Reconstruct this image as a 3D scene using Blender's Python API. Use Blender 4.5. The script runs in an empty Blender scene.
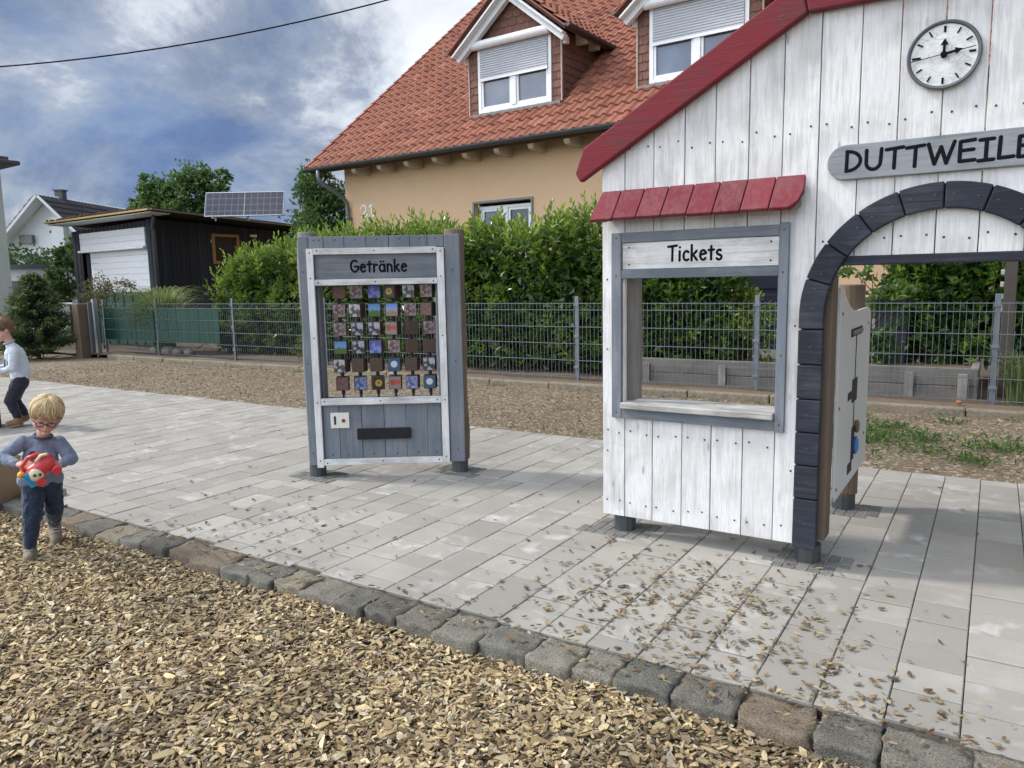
import bpy, bmesh, math, random
import numpy as np
from mathutils import Vector, Matrix, Euler, noise
random.seed(7); RNG = np.random.default_rng(11)
R_ = math.radians
scn = bpy.context.scene
C = scn.collection

# ------------------------------------------------------------------ camera
cam_d = bpy.data.cameras.new('camera'); cam = bpy.data.objects.new('camera', cam_d); C.objects.link(cam)
right = Vector((0.84424, 0.535619, -0.019256)); fwd = Vector((-0.533062, 0.83539, -0.13405))
up = right.cross(fwd)
m = Matrix((right, up, -fwd)).transposed().to_4x4(); m.translation = (0, 0, 1.5)
cam.matrix_world = m
cam_d.sensor_width = 36; cam_d.lens = 758 / 1024 * 36; cam_d.clip_start = 0.05; cam_d.clip_end = 2000
scn.camera = cam

# ------------------------------------------------------------------ sky, sun, exposure
SUN_EL, SUN_AZ = 44, 16            # shadows fall towards +X, turned 20 degrees to +Y
w = bpy.data.worlds.new('World'); scn.world = w; w.use_nodes = True
nt = w.node_tree; nt.nodes.clear()
def wn(t, **k):
    n = nt.nodes.new(t)
    for a, b in k.items(): setattr(n, a, b)
    return n
sky = wn('ShaderNodeTexSky', sky_type='NISHITA', sun_disc=False, sun_elevation=R_(SUN_EL), sun_rotation=R_(270 - SUN_AZ), altitude=100, air_density=1.0, dust_density=1.5)
geo = wn('ShaderNodeTexCoord')
sep = wn('ShaderNodeSeparateXYZ'); nt.links.new(geo.outputs['Generated'], sep.inputs[0])
zc = wn('ShaderNodeMath', operation='MAXIMUM'); nt.links.new(sep.outputs[2], zc.inputs[0]); zc.inputs[1].default_value = 0.0
za = wn('ShaderNodeMath', operation='ADD'); nt.links.new(zc.outputs[0], za.inputs[0]); za.inputs[1].default_value = 0.42
dx = wn('ShaderNodeMath', operation='DIVIDE'); nt.links.new(sep.outputs[0], dx.inputs[0]); nt.links.new(za.outputs[0], dx.inputs[1])
dy = wn('ShaderNodeMath', operation='DIVIDE'); nt.links.new(sep.outputs[1], dy.inputs[0]); nt.links.new(za.outputs[0], dy.inputs[1])
cmb = wn('ShaderNodeCombineXYZ'); nt.links.new(dx.outputs[0], cmb.inputs[0]); nt.links.new(dy.outputs[0], cmb.inputs[1])
def cloud_noise(scale, det, rough, dist, off):
    mp = wn('ShaderNodeMapping'); mp.inputs['Location'].default_value = off
    nt.links.new(cmb.outputs[0], mp.inputs[0])
    n = wn('ShaderNodeTexNoise'); n.inputs['Scale'].default_value = scale; n.inputs['Detail'].default_value = det
    n.inputs['Roughness'].default_value = rough; n.inputs['Distortion'].default_value = dist
    nt.links.new(mp.outputs[0], n.inputs['Vector']); return n
n1 = cloud_noise(1.35, 12, 0.64, 0.35, (7.7, 1.3, 22.0))
n2 = cloud_noise(1.5, 10, 0.58, 0.2, (7.3, 4.2, 2.0))
cr = wn('ShaderNodeValToRGB'); nt.links.new(n1.outputs['Fac'], cr.inputs[0])
e = cr.color_ramp.elements
e[0].position = 0.36; e[0].color = (1.9, 2.9, 5.3, 1)
e[1].position = 0.63; e[1].color = (10.0, 10.5, 11.2, 1)
a = e.new(0.44); a.color = (2.9, 3.8, 5.6, 1)
a = e.new(0.50); a.color = (4.2, 4.9, 6.3, 1)
a = e.new(0.56); a.color = (7.8, 8.4, 9.4, 1)
cr2 = wn('ShaderNodeValToRGB'); nt.links.new(n2.outputs['Fac'], cr2.inputs[0])
cr2.color_ramp.elements[0].position = 0.60; cr2.color_ramp.elements[1].position = 0.74
mul = wn('ShaderNodeMath', operation='MULTIPLY'); nt.links.new(cr2.outputs[0], mul.inputs[0]); mul.inputs[1].default_value = 0.55
mixc = wn('ShaderNodeMixRGB'); nt.links.new(mul.outputs[0], mixc.inputs[0]); n3 = cloud_noise(2.6, 8, 0.6, 0.4, (1.3, 8.2, 4.0))
cr3 = wn('ShaderNodeValToRGB'); nt.links.new(n3.outputs['Fac'], cr3.inputs[0]); cr3.color_ramp.elements[0].position = .38; cr3.color_ramp.elements[0].color = (.74, .75, .77, 1); cr3.color_ramp.elements[1].position = .58
shd = wn('ShaderNodeMixRGB', blend_type='MULTIPLY'); shd.inputs[0].default_value = 1; nt.links.new(cr.outputs[0], shd.inputs[1]); nt.links.new(cr3.outputs[0], shd.inputs[2])
nt.links.new(shd.outputs[0], mixc.inputs[1]); nt.links.new(sky.outputs[0], mixc.inputs[2])
# sky behind and left of the camera brightened as added fill light
sdn = wn('ShaderNodeVectorMath', operation='DOT_PRODUCT'); nt.links.new(geo.outputs['Generated'], sdn.inputs[0]); sdn.inputs[1].default_value = (-.42, -.80, .42)
sr_ = wn('ShaderNodeMapRange'); nt.links.new(sdn.outputs['Value'], sr_.inputs['Value']); sr_.inputs['From Min'].default_value = .30; sr_.inputs['From Max'].default_value = 1.0
sr_.inputs['To Min'].default_value = 0.92; sr_.inputs['To Max'].default_value = 4.6
vsc = wn('ShaderNodeVectorMath', operation='SCALE'); nt.links.new(mixc.outputs[0], vsc.inputs[0]); nt.links.new(sr_.outputs[0], vsc.inputs['Scale'])
warm = wn('ShaderNodeMixRGB', blend_type='MULTIPLY'); nt.links.new(vsc.outputs[0], warm.inputs[1]); warm.inputs[2].default_value = (1.06, 1.0, .90, 1)
wf_ = wn('ShaderNodeMapRange'); nt.links.new(sdn.outputs['Value'], wf_.inputs['Value']); wf_.inputs['From Min'].default_value = 0.; wf_.inputs['From Max'].default_value = .5
nt.links.new(wf_.outputs[0], warm.inputs[0])
bg = wn('ShaderNodeBackground'); bg.inputs['Strength'].default_value = 0.085
nt.links.new(warm.outputs[0], bg.inputs[0])
wo = wn('ShaderNodeOutputWorld'); nt.links.new(bg.outputs[0], wo.inputs[0])

sd = bpy.data.lights.new('sun', 'SUN'); sd.energy = 2.3; sd.angle = R_(6); sd.color = (1.0, 0.95, 0.87)
so = bpy.data.objects.new('sun', sd); C.objects.link(so)
sdir = Vector((math.cos(R_(SUN_AZ)) * math.cos(R_(SUN_EL)), math.sin(R_(SUN_AZ)) * math.cos(R_(SUN_EL)), -math.sin(R_(SUN_EL))))
so.rotation_euler = sdir.to_track_quat('-Z', 'Y').to_euler(); so.location = (-20, -8, 20)
vs = scn.view_settings
vs.view_transform = 'Standard'; vs.look = 'None'; vs.gamma = 1; vs.use_curve_mapping = False; vs.exposure = 0.38

# ------------------------------------------------------------------ object helpers
def tag(o, label=None, cat=None, group=None, kind=None):
    if label: o['label'] = label
    if cat: o['category'] = cat
    if group: o['group'] = group
    if kind: o['kind'] = kind
    return o
def thing(name, label, cat, loc=(0, 0, 0), rotz=0, group=None):
    o = bpy.data.objects.new(name, None); C.objects.link(o); o.empty_display_size = 0.2
    o.location = loc; o.rotation_euler = (0, 0, rotz)
    return tag(o, label, cat, group)

def npmesh(name, v, f, mats, parent=None, col=None, mi=None, smooth=False):
    """v (n,3), f (m,k) array of equal faces; col per-vertex rgb"""
    v = np.asarray(v, np.float32); f = np.asarray(f, np.int32)
    me = bpy.data.meshes.new(name)
    me.vertices.add(len(v)); me.vertices.foreach_set('co', v.ravel())
    k = f.shape[1]
    me.loops.add(f.size); me.loops.foreach_set('vertex_index', f.ravel())
    me.polygons.add(len(f)); me.polygons.foreach_set('loop_start', np.arange(0, f.size, k, dtype=np.int32))
    me.polygons.foreach_set('loop_total', np.full(len(f), k, np.int32))
    if mi is not None: me.polygons.foreach_set('material_index', np.asarray(mi, np.int32))
    me.polygons.foreach_set('use_smooth', np.full(len(f), smooth))
    me.update(calc_edges=True)
    if col is not None:
        ca = me.attributes.new('Col', 'FLOAT_COLOR', 'POINT')
        cc = np.ones((len(v), 4), np.float32); cc[:, :3] = col
        ca.data.foreach_set('color', cc.ravel())
    for mm in (mats if isinstance(mats, (list, tuple)) else [mats]): me.materials.append(mm)
    o = bpy.data.objects.new(name, me); C.objects.link(o)
    if parent: o.parent = parent
    return o

def frame_z(d, hint=None):
    d = Vector(d).normalized()
    h = Vector(hint) if hint else (Vector((0, 0, 1)) if abs(d.z) < 0.95 else Vector((1, 0, 0)))
    x = h.cross(d).normalized(); y = d.cross(x)
    return x, y, d

class MB:
    def __init__(s): s.v = []; s.f = []; s.m = []; s.c = []
    def add(s, v, f, m=0, c=None):
        b = len(s.v); s.v += [tuple(p) for p in v]
        if c is None: c = (random.random(), random.random(), random.random())
        for q in f: s.f.append(tuple(i + b for i in q)); s.m.append(m); s.c.append(c)
        return s
    def box(s, x0, x1, y0, y1, z0, z1, m=0, c=None, M=None):
        v = [Vector((x, y, z)) for z in (z0, z1) for y in (y0, y1) for x in (x0, x1)]
        if M is not None: v = [M @ p for p in v]
        return s.add(v, [(0, 2, 3, 1), (4, 5, 7, 6), (0, 1, 5, 4), (2, 6, 7, 3), (0, 4, 6, 2), (1, 3, 7, 5)], m, c)
    def bar(s, p, q, w, h, m=0, c=None, hint=(0, 0, 1)):
        p, q = Vector(p), Vector(q); x, y, d = frame_z(q - p, hint)
        v = [b + x * sx * w / 2 + y * sy * h / 2 for b in (p, q) for sx, sy in ((-1, -1), (1, -1), (1, 1), (-1, 1))]
        return s.add(v, [(3, 2, 1, 0), (4, 5, 6, 7), (0, 1, 5, 4), (1, 2, 6, 5), (2, 3, 7, 6), (3, 0, 4, 7)], m, c)
    def prism(s, poly, a, b, axis='y', m=0, c=None):
        """poly of 2-D points extruded from a to b along axis"""
        n = len(poly)
        def P(u, t, k): return {'y': (u, k, t), 'x': (k, u, t), 'z': (u, t, k)}[axis]
        v = [P(u, t, a) for u, t in poly] + [P(u, t, b) for u, t in poly]
        f = [tuple(range(n)), tuple(range(2 * n - 1, n - 1, -1))] + [(i, i + n, (i + 1) % n + n, (i + 1) % n) for i in range(n)]
        return s.add(v, f, m, c)
    def tube(s, pts, r, seg=8, m=0, c=None, caps=True, rnd=False):
        pts = [Vector(p) for p in pts]; n = len(pts)
        rs = list(r) if isinstance(r, (list, tuple)) else [r] * n
        if rnd:   # rounded ends
            d0 = (pts[0] - pts[1]).normalized(); d1 = (pts[-1] - pts[-2]).normalized()
            pts = [pts[0] + d0 * rs[0] * .9, pts[0] + d0 * rs[0] * .55] + pts + [pts[-1] + d1 * rs[-1] * .55, pts[-1] + d1 * rs[-1] * .9]
            rs = [rs[0] * .35, rs[0] * .82] + rs + [rs[-1] * .82, rs[-1] * .35]; n = len(pts)
        t = []
        for i in range(n):
            d = (pts[min(i + 1, n - 1)] - pts[max(i - 1, 0)])
            t.append(d.normalized() if d.length > 1e-9 else Vector((0, 0, 1)))
        x, y, _ = frame_z(t[0]); v = []
        for i in range(n):
            x = (x - t[i] * x.dot(t[i])).normalized(); y = t[i].cross(x)
            v += [pts[i] + (x * math.cos(a) + y * math.sin(a)) * rs[i] for a in (2 * math.pi * k / seg for k in range(seg))]
        f = [(i * seg + k, i * seg + (k + 1) % seg, (i + 1) * seg + (k + 1) % seg, (i + 1) * seg + k) for i in range(n - 1) for k in range(seg)]
        if caps: f += [tuple(range(seg - 1, -1, -1)), tuple(range((n - 1) * seg, n * seg))]
        return s.add(v, f, m, c)
    def ell(s, c0, r, seg=16, rings=10, M=None, m=0, c=None):
        r = (r, r, r) if isinstance(r, (int, float)) else r
        v = []
        for i in range(1, rings):
            th = math.pi * i / rings
            for k in range(seg):
                a = 2 * math.pi * k / seg
                v.append(Vector((r[0] * math.sin(th) * math.cos(a), r[1] * math.sin(th) * math.sin(a), r[2] * math.cos(th))))
        v += [Vector((0, 0, r[2])), Vector((0, 0, -r[2]))]
        if M is not None: v = [M @ p for p in v]
        v = [p + Vector(c0) for p in v]; T = len(v) - 2
        f = [(i * seg + k, (i + 1) * seg + k, (i + 1) * seg + (k + 1) % seg, i * seg + (k + 1) % seg) for i in range(rings - 2) for k in range(seg)]
        f += [(T, k, (k + 1) % seg) for k in range(seg)] + [(T + 1, (rings - 2) * seg + (k + 1) % seg, (rings - 2) * seg + k) for k in range(seg)]
        return s.add(v, f, m, c)
    def lathe(s, prof, c0=(0, 0, 0), seg=20, m=0, c=None, M=None):
        v = []
        for r, z in prof: v += [Vector((r * math.cos(a), r * math.sin(a), z)) for a in (2 * math.pi * k / seg for k in range(seg))]
        if M is not None: v = [M @ p for p in v]
        v = [p + Vector(c0) for p in v]; n = len(prof)
        f = [(i * seg + k, i * seg + (k + 1) % seg, (i + 1) * seg + (k + 1) % seg, (i + 1) * seg + k) for i in range(n - 1) for k in range(seg)]
        f += [tuple(range(seg - 1, -1, -1)), tuple(range((n - 1) * seg, n * seg))]
        return s.add(v, f, m, c)
    def build(s, name, mats, parent=None, smooth=False, bevel=0, bseg=2, kind=None, auto=None):
        me = bpy.data.meshes.new(name); me.from_pydata(s.v, [], s.f)
        me.polygons.foreach_set('material_index', s.m)
        me.polygons.foreach_set('use_smooth', [smooth] * len(s.f))
        ca = me.attributes.new('Col', 'FLOAT_COLOR', 'CORNER'); arr = []
        for q, c in zip(s.f, s.c): arr += [c[0], c[1], c[2], 1.0] * len(q)
        ca.data.foreach_set('color', arr)
        for mm in (mats if isinstance(mats, (list, tuple)) else [mats]): me.materials.append(mm)
        me.update()
        o = bpy.data.objects.new(name, me); C.objects.link(o)
        if parent: o.parent = parent
        if bevel:
            b = o.modifiers.new('bevel', 'BEVEL'); b.width = bevel; b.segments = bseg; b.limit_method = 'ANGLE'; b.angle_limit = R_(40)
        if kind: o['kind'] = kind
        return o

# ------------------------------------------------------------------ materials
def newmat(name):
    mt = bpy.data.materials.new(name); mt.use_nodes = True
    return mt, mt.node_tree, mt.node_tree.nodes['Principled BSDF']
class N:
    def __init__(s, nt): s.nt = nt
    def n(s, t, ins=None, **k):
        x = s.nt.nodes.new(t)
        for a, b in k.items(): setattr(x, a, b)
        for a, b in (ins or {}).items():
            if isinstance(b, bpy.types.NodeSocket): s.nt.links.new(b, x.inputs[a])
            else: x.inputs[a].default_value = b
        return x
    def ramp(s, fac, stops, interp='LINEAR'):
        x = s.nt.nodes.new('ShaderNodeValToRGB'); s.nt.links.new(fac, x.inputs[0]); el = x.color_ramp.elements
        x.color_ramp.interpolation = interp
        while len(el) < len(stops): el.new(0.5)
        for q, (p, c) in zip(el, stops):
            q.position = p; q.color = (c, c, c, 1) if isinstance(c, (int, float)) else (*c, 1)
        return x.outputs[0]
    def mix(s, fac, a, b, mode='MIX'):
        x = s.nt.nodes.new('ShaderNodeMixRGB'); x.blend_type = mode
        for i, q in enumerate((fac, a, b)):
            if isinstance(q, bpy.types.NodeSocket): s.nt.links.new(q, x.inputs[i])
            elif i == 0: x.inputs[0].default_value = q
            else: x.inputs[i].default_value = (*q, 1) if not isinstance(q, (int, float)) else (q, q, q, 1)
        return x.outputs[0]
    def noise(s, vec, scale, det=4, rough=.6, dist=0):
        return s.n('ShaderNodeTexNoise', {'Vector': vec, 'Scale': scale, 'Detail': det, 'Roughness': rough, 'Distortion': dist}).outputs['Fac']
    def bump(s, h, st, d=0.01, nrm=None):
        x = s.n('ShaderNodeBump', {'Height': h, 'Strength': st, 'Distance': d})
        if nrm is not None: s.nt.links.new(nrm, x.inputs['Normal'])
        return x.outputs[0]
    def obj(s): return s.n('ShaderNodeTexCoord').outputs['Object']
    def col(s): return s.n('ShaderNodeAttribute', attribute_name='Col').outputs['Color']
    def link(s, a, b): s.nt.links.new(a, b)

def simple(name, c, rough=.6, var=.12, scale=8, metal=0, bump=.1, bs=60, spec=.5, coat=0):
    mt, nt, b = newmat(name); q = N(nt); o = q.obj()
    f = q.noise(o, scale, 5, .6)
    col = q.mix(f, tuple(x * (1 - var) for x in c), tuple(min(1, x * (1 + var)) for x in c))
    q.link(col, b.inputs['Base Color']); b.inputs['Roughness'].default_value = rough; b.inputs['Metallic'].default_value = metal
    b.inputs['Specular IOR Level'].default_value = spec; b.inputs['Coat Weight'].default_value = coat
    if bump: q.link(q.bump(q.noise(o, bs, 3, .6), bump, .004), b.inputs['Normal'])
    return mt

def wood(name, paint, bare, wear=.5, axis='z', rough=.75, tint=.15, knots=True, fine=1.0, soil=None):
    """painted / weathered planks: grain along axis, own offset per plank from the Col attribute"""
    mt, nt, b = newmat(name); q = N(nt); o = q.obj(); c = q.col()
    off = q.n('ShaderNodeVectorMath', {0: c, 1: (37., 53., 71.)}, operation='MULTIPLY').outputs[0]
    v = q.n('ShaderNodeVectorMath', {0: o, 1: off}, operation='ADD').outputs[0]
    sc = {'z': (26, 26, 1.6), 'x': (1.6, 26, 26), 'y': (26, 1.6, 26)}[axis]
    mv = q.n('ShaderNodeMapping', {'Vector': v, 'Scale': sc}).outputs[0]
    g = q.noise(mv, 1.6 * fine, 8, .68, .6)
    blotch = q.noise(v, 3.2, 4, .6, .4)
    s = q.n('ShaderNodeMath', {0: g, 1: blotch}, operation='ADD').outputs[0]
    half = q.n('ShaderNodeMath', {0: s, 1: .5}, operation='MULTIPLY').outputs[0]
    k = (1.32 - wear * .5) / 2
    wr = q.ramp(half, [(k - .09, 0.), (k + .12, 1.)])
    sepc = q.n('ShaderNodeSeparateXYZ', {0: c}).outputs[0]
    pc = q.mix(sepc, tuple(x * (1 - tint) for x in paint), tuple(min(1, x * (1 + tint * .6)) for x in paint))
    fine_g = q.noise(mv, 5.5 * fine, 4, .7)
    pc = q.mix(q.ramp(fine_g, [(.30, .55), (.55, 0.)]), pc, tuple(x * .55 + y * .2 for x, y in zip(paint, bare)))
    col = q.mix(wr, pc, bare)
    if soil:
        sn = q.noise(v, 1.7, 5, .65)
        col = q.mix(q.ramp(sn, [(.52, 0.), (.72, .7)]), col, soil)
    if knots:
        vo = q.n('ShaderNodeTexVoronoi', {'Vector': q.n('ShaderNodeMapping', {'Vector': v, 'Scale': {'z': (9, 9, 3), 'x': (3, 9, 9), 'y': (9, 3, 9)}[axis]}).outputs[0], 'Scale': 1.0}).outputs['Distance']
        col = q.mix(q.ramp(vo, [(.04, .55), (.1, 0.)]), col, tuple(x * .45 for x in bare))
    q.link(col, b.inputs['Base Color']); b.inputs['Roughness'].default_value = rough; b.inputs['Specular IOR Level'].default_value = .3
    q.link(q.bump(g, .55, .006, q.bump(fine_g, .35, .003)), b.inputs['Normal'])
    return mt

def leafmat(name, c1, c2, c3, rough=.38, trans=.35):
    """Col.r picks old-to-young leaf colour"""
    mt, nt, b = newmat(name); q = N(nt)
    s = q.n('ShaderNodeSeparateXYZ', {0: q.col()})
    col = q.ramp(s.outputs[0], [(0., c1), (.55, c2), (1., c3)])
    q.link(col, b.inputs['Base Color']); b.inputs['Roughness'].default_value = rough
    tr = q.n('ShaderNodeBsdfTranslucent', {'Color': q.mix(.5, col, tuple(min(1, x * 1.5) for x in c3))})
    ms = q.n('ShaderNodeMixShader', {0: trans}); q.link(b.outputs[0], ms.inputs[1]); q.link(tr.outputs[0], ms.inputs[2])
    q.link(ms.outputs[0], nt.nodes['Material Output'].inputs[0])
    return mt

M = {}
M['white_wood'] = wood('white weathered wood', (.74, .73, .72), (.43, .42, .405), .43, soil=(.50, .49, .46), tint=.07)
M['white_wood_h'] = wood('white weathered wood across', (.72, .72, .71), (.32, .30, .28), .5, 'x', tint=.06)
M['red_wood'] = wood('red painted wood', (.19, .017, .027), (.11, .035, .038), .50, 'x', tint=.25, knots=False)
M['red_shingle'] = wood('red painted shingle', (.185, .020, .032), (.19, .07, .075), .52, 'z', tint=.3, knots=False)
M['grey_wood'] = wood('grey blue wood', (.16, .185, .215), (.24, .25, .265), .40, tint=.2)
M['grey_wood_h'] = wood('grey blue wood across', (.13, .15, .175), (.22, .23, .24), .45, 'x', tint=.15)
M['board_grey'] = wood('light grey name board', (.29, .31, .33), (.16, .165, .17), .48, 'x', tint=.1, knots=False)
M['dark_wood'] = wood('dark slate wood', (.020, .023, .034), (.06, .063, .075), .36, 'x', tint=.3, knots=False)
M['bare_wood'] = wood('bare weathered wood', (.20, .145, .10), (.12, .095, .075), .6, tint=.3)
M['grey_bare'] = wood('silvery bare wood', (.30, .275, .25), (.16, .145, .13), .6, tint=.3)
M['grey_bare_h'] = wood('silvery bare wood across', (.24, .225, .20), (.12, .11, .095), .6, 'x', tint=.25)
M['shelf_wood'] = wood('worn white shelf wood', (.55, .55, .53), (.27, .25, .23), .75, 'x')
M['black_paint'] = simple('black lettering paint', (.006, .007, .010), .9, .3, spec=.15)
M['nail'] = simple('nail steel', (.06, .055, .05), .5, .3, metal=.6)
M['steel'] = simple('galvanised steel', (.40, .42, .44), .45, .15, 20, .7, .05)
M['fence'] = simple('galvanised fence wire', (.17, .19, .21), .5, .2, 12, .55, 0)
M['shoe_steel'] = simple('dark post shoe', (.085, .09, .092), .6, .35, 14, .4, .4)
M['white_plastic'] = simple('white window plastic', (.74, .75, .76), .4, .05, bump=0)
M['white_trim'] = simple('white painted trim', (.70, .71, .72), .6, .1)
M['gutter'] = simple('dark zinc gutter', (.075, .085, .09), .5, .3, 6, .4, .1)
M['grey_pipe'] = simple('grey zinc pipe', (.16, .175, .18), .5, .2, 6, .4, .1)
M['concrete'] = simple('concrete', (.34, .32, .28), .9, .25, 7, bump=.5, bs=90)
M['sand_stone'] = simple('sandstone', (.30, .20, .125), .9, .35, 6, bump=.8, bs=30)
M['pale_wall'] = simple('pale green render', (.50, .53, .47), .9, .12, 3, bump=.2)
M['white_wall'] = simple('white house render', (.74, .76, .78), .9, .05, 2, bump=.1)
M['bark'] = simple('bark', (.085, .065, .048), .95, .4, 14, bump=.8, bs=40)
M['mulch'] = simple('dark wood fibre', (.15, .11, .07), .95, .45, 30, bump=1, bs=60)
M['soil'] = simple('garden soil', (.13, .095, .065), .98, .4, 10, bump=1, bs=50)
M['joint'] = simple('joint sand', (.075, .065, .052), .95, .4, 20)
M['green_strip'] = simple('green privacy strip', (.004, .055, .034), .45, .25, 6, bump=.1)
M['orange'] = simple('orange render', (.62, .42, .255), .95, .08, 1.5, bump=.35, bs=110)
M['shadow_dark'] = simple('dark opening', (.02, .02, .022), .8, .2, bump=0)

def glass(name, c=(.05, .07, .09)):
    mt, nt, b = newmat(name); q = N(nt); o = q.obj()
    f = q.noise(q.n('ShaderNodeMapping', {'Vector': o, 'Scale': (1.2, 1, .8)}).outputs[0], 1.4, 3)
    q.link(q.mix(f, tuple(x * .5 for x in c), tuple(x * 1.8 for x in c)), b.inputs['Base Color'])
    b.inputs['Roughness'].default_value = .06; b.inputs['Specular IOR Level'].default_value = .8
    return mt
M['glass'] = glass('window glass', (.11, .13, .17))
M['glass_dark'] = glass('dark window glass', (.02, .022, .025))

def shutter_mat(name, c, pitch, axis=2):
    mt, nt, b = newmat(name); q = N(nt); o = q.obj()
    z = q.n('ShaderNodeSeparateXYZ', {0: o}).outputs[axis]
    fr = q.n('ShaderNodeMath', {0: q.n('ShaderNodeMath', {0: z, 1: 1 / pitch}, operation='MULTIPLY').outputs[0]}, operation='FRACT').outputs[0]
    h = q.ramp(fr, [(0., 0.), (.14, .2), (.3, 1.), (.8, 1.), (1., .3)])
    q.link(q.mix(q.noise(o, 4), c, tuple(x * .9 for x in c)), b.inputs['Base Color'])
    q.link(q.bump(h, 1., pitch * .35), b.inputs['Normal']); b.inputs['Roughness'].default_value = .45
    return mt
M['shutter'] = shutter_mat('grey shutter slats', (.46, .48, .52), .045)

def ground_mat(name, cols, scale, bscale, bst, rough=.95, fleck=None):
    mt, nt, b = newmat(name); q = N(nt); o = q.obj()
    n1 = q.noise(o, scale, 6, .65); n2 = q.noise(o, bscale, 5, .75); n3 = q.noise(o, .6, 4, .6)
    col = q.ramp(n2, [(.32, cols[0]), (.5, cols[1]), (.68, cols[2])])
    col = q.mix(q.ramp(n1, [(.35, 0.), (.7, .6)]), col, cols[3])
    col = q.mix(q.ramp(n3, [(.4, 0.), (.65, .5)]), col, cols[4])
    if fleck:
        vo = q.n('ShaderNodeTexVoronoi', {'Vector': o, 'Scale': 42.}).outputs
        col = q.mix(q.ramp(q.n('ShaderNodeSeparateXYZ', {0: vo['Color']}).outputs[0], [(.80, 0.), (.82, .75)], 'CONSTANT'), col, fleck)
    q.link(col, b.inputs['Base Color']); b.inputs['Roughness'].default_value = rough; b.inputs['Specular IOR Level'].default_value = .2
    q.link(q.bump(n2, bst, .02), b.inputs['Normal'])
    return mt
M['dirt'] = ground_mat('gravelly dirt', [(.09, .068, .045), (.175, .138, .095), (.28, .23, .17), (.12, .092, .06), (.20, .16, .11)], 3.0, 34, .8, fleck=(.42, .36, .27))
M['far_ground'] = ground_mat('far ground', [(.08, .08, .045), (.13, .12, .07), (.17, .15, .1), (.07, .085, .035), (.12, .11, .07)], .5, 9, .6)

def paver_mat():
    mt, nt, b = newmat('concrete paver'); q = N(nt); o = q.obj(); c = q.col()
    s = q.n('ShaderNodeSeparateXYZ', {0: c})
    base = q.ramp(s.outputs[0], [(0., (.285, .266, .232)), (.5, (.345, .324, .286)), (1., (.400, .377, .335))])
    base = q.mix(q.ramp(q.noise(o, 260, 3, .8), [(.35, .35), (.6, 0.)]), base, (.17, .165, .155))
    base = q.mix(q.ramp(q.noise(o, 2.0, 6, .65), [(.38, .5), (.62, 0.)]), base, (.235, .22, .195))
    v = q.n('ShaderNodeVectorMath', {0: o, 1: q.n('ShaderNodeVectorMath', {0: c, 1: (3., 5., 0.)}, operation='MULTIPLY').outputs[0]}, operation='ADD').outputs[0]
    bl = q.noise(v, 7.5, 3, .5, .5)      # lime bloom patches
    fac = q.n('ShaderNodeMath', {0: q.ramp(bl, [(.52, 0.), (.76, .6)]), 1: q.ramp(s.outputs[1], [(.55, .05), (.92, 1.)])}, operation='MULTIPLY').outputs[0]
    base = q.mix(fac, base, (.60, .60, .59))
    q.link(base, b.inputs['Base Color']); b.inputs['Roughness'].default_value = .82
    q.link(q.bump(q.noise(o, 180, 3, .7), .25, .002), b.inputs['Normal'])
    return mt
M['paver'] = paver_mat()

def colmat(name, rough=.9, gain=1., bump=.5, bs=60, var=.25, vs=40):
    """colour straight from the Col attribute with a little grain"""
    mt, nt, b = newmat(name); q = N(nt); o = q.obj(); c = q.col()
    f = q.ramp(q.noise(o, vs, 4, .7), [(.3, 1 - var), (.7, 1 + var)])
    f2 = q.mix(1., c, f, 'MULTIPLY')
    q.link(f2, b.inputs['Base Color']); b.inputs['Roughness'].default_value = rough; b.inputs['Specular IOR Level'].default_value = .3
    q.link(q.bump(q.noise(o, bs, 4, .7), bump, .004), b.inputs['Normal'])
    return mt
M['cobble'] = colmat('granite cobble', .9, bump=1.2, bs=95, var=.75, vs=170)
M['chip'] = colmat('wood chip', .85, bump=.4, bs=160, var=.18, vs=160)
M['tile'] = colmat('clay roof tile', .7, bump=.3, bs=60, var=.2, vs=9)
M['shingle'] = colmat('brown cladding shingle', .8, bump=.2, bs=60, var=.12, vs=14)
M['plank_dark'] = colmat('charcoal boards', .75, bump=.3, var=.2, vs=20)
M['gravel'] = colmat('small gravel', .9, bump=.3)

# ================================================================== SETTING
# far ground, one sheet to the horizon
g = MB(); g.add([(-600, -600, -.14), (600, -600, -.14), (600, 600, -.14), (-600, 600, -.14)], [(0, 1, 2, 3)])
g.build('ground', M['far_ground'], kind='structure')

# play area floor under the chips
def chip_h(x, y):
    return -0.060 - .006 * max(0, min(1, (y - 1.9) / .5)) + 0.022 * noise.noise(Vector((x * 1.3, y * 1.3, 0))) + 0.010 * noise.noise(Vector((x * 5, y * 5, 3)))
v = []; f = []; nx, ny = 150, 60
for j in range(ny + 1):
    for i in range(nx + 1):
        x = -12 + 16 * i / nx; y = -3.5 + 6.0 * j / ny
        v.append((x, y, chip_h(x, y) - .014))
for j in range(ny):
    for i in range(nx):
        a = j * (nx + 1) + i; f.append((a, a + 1, a + nx + 2, a + nx + 1))
npmesh('play_ground', v, f, M['mulch'], smooth=True)['kind'] = 'structure'

# dirt strip between paving and fence
v = []; f = []; nx, ny = 160, 40
for j in range(ny + 1):
    for i in range(nx + 1):
        x = -26 + 34 * i / nx; y = 6.3 + 3.0 * j / ny
        edge = min(1, (y - 6.3) / .25)
        v.append((x, y, -.012 + edge * (.018 + .022 * noise.noise(Vector((x * .9, y * .9, 5))) + .010 * noise.noise(Vector((x * 4, y * 4, 1))))))
for j in range(ny):
    for i in range(nx):
        a = j * (nx + 1) + i; f.append((a, a + 1, a + nx + 2, a + nx + 1))
npmesh('dirt_ground', v, f, M['dirt'], smooth=True)['kind'] = 'structure'
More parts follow.
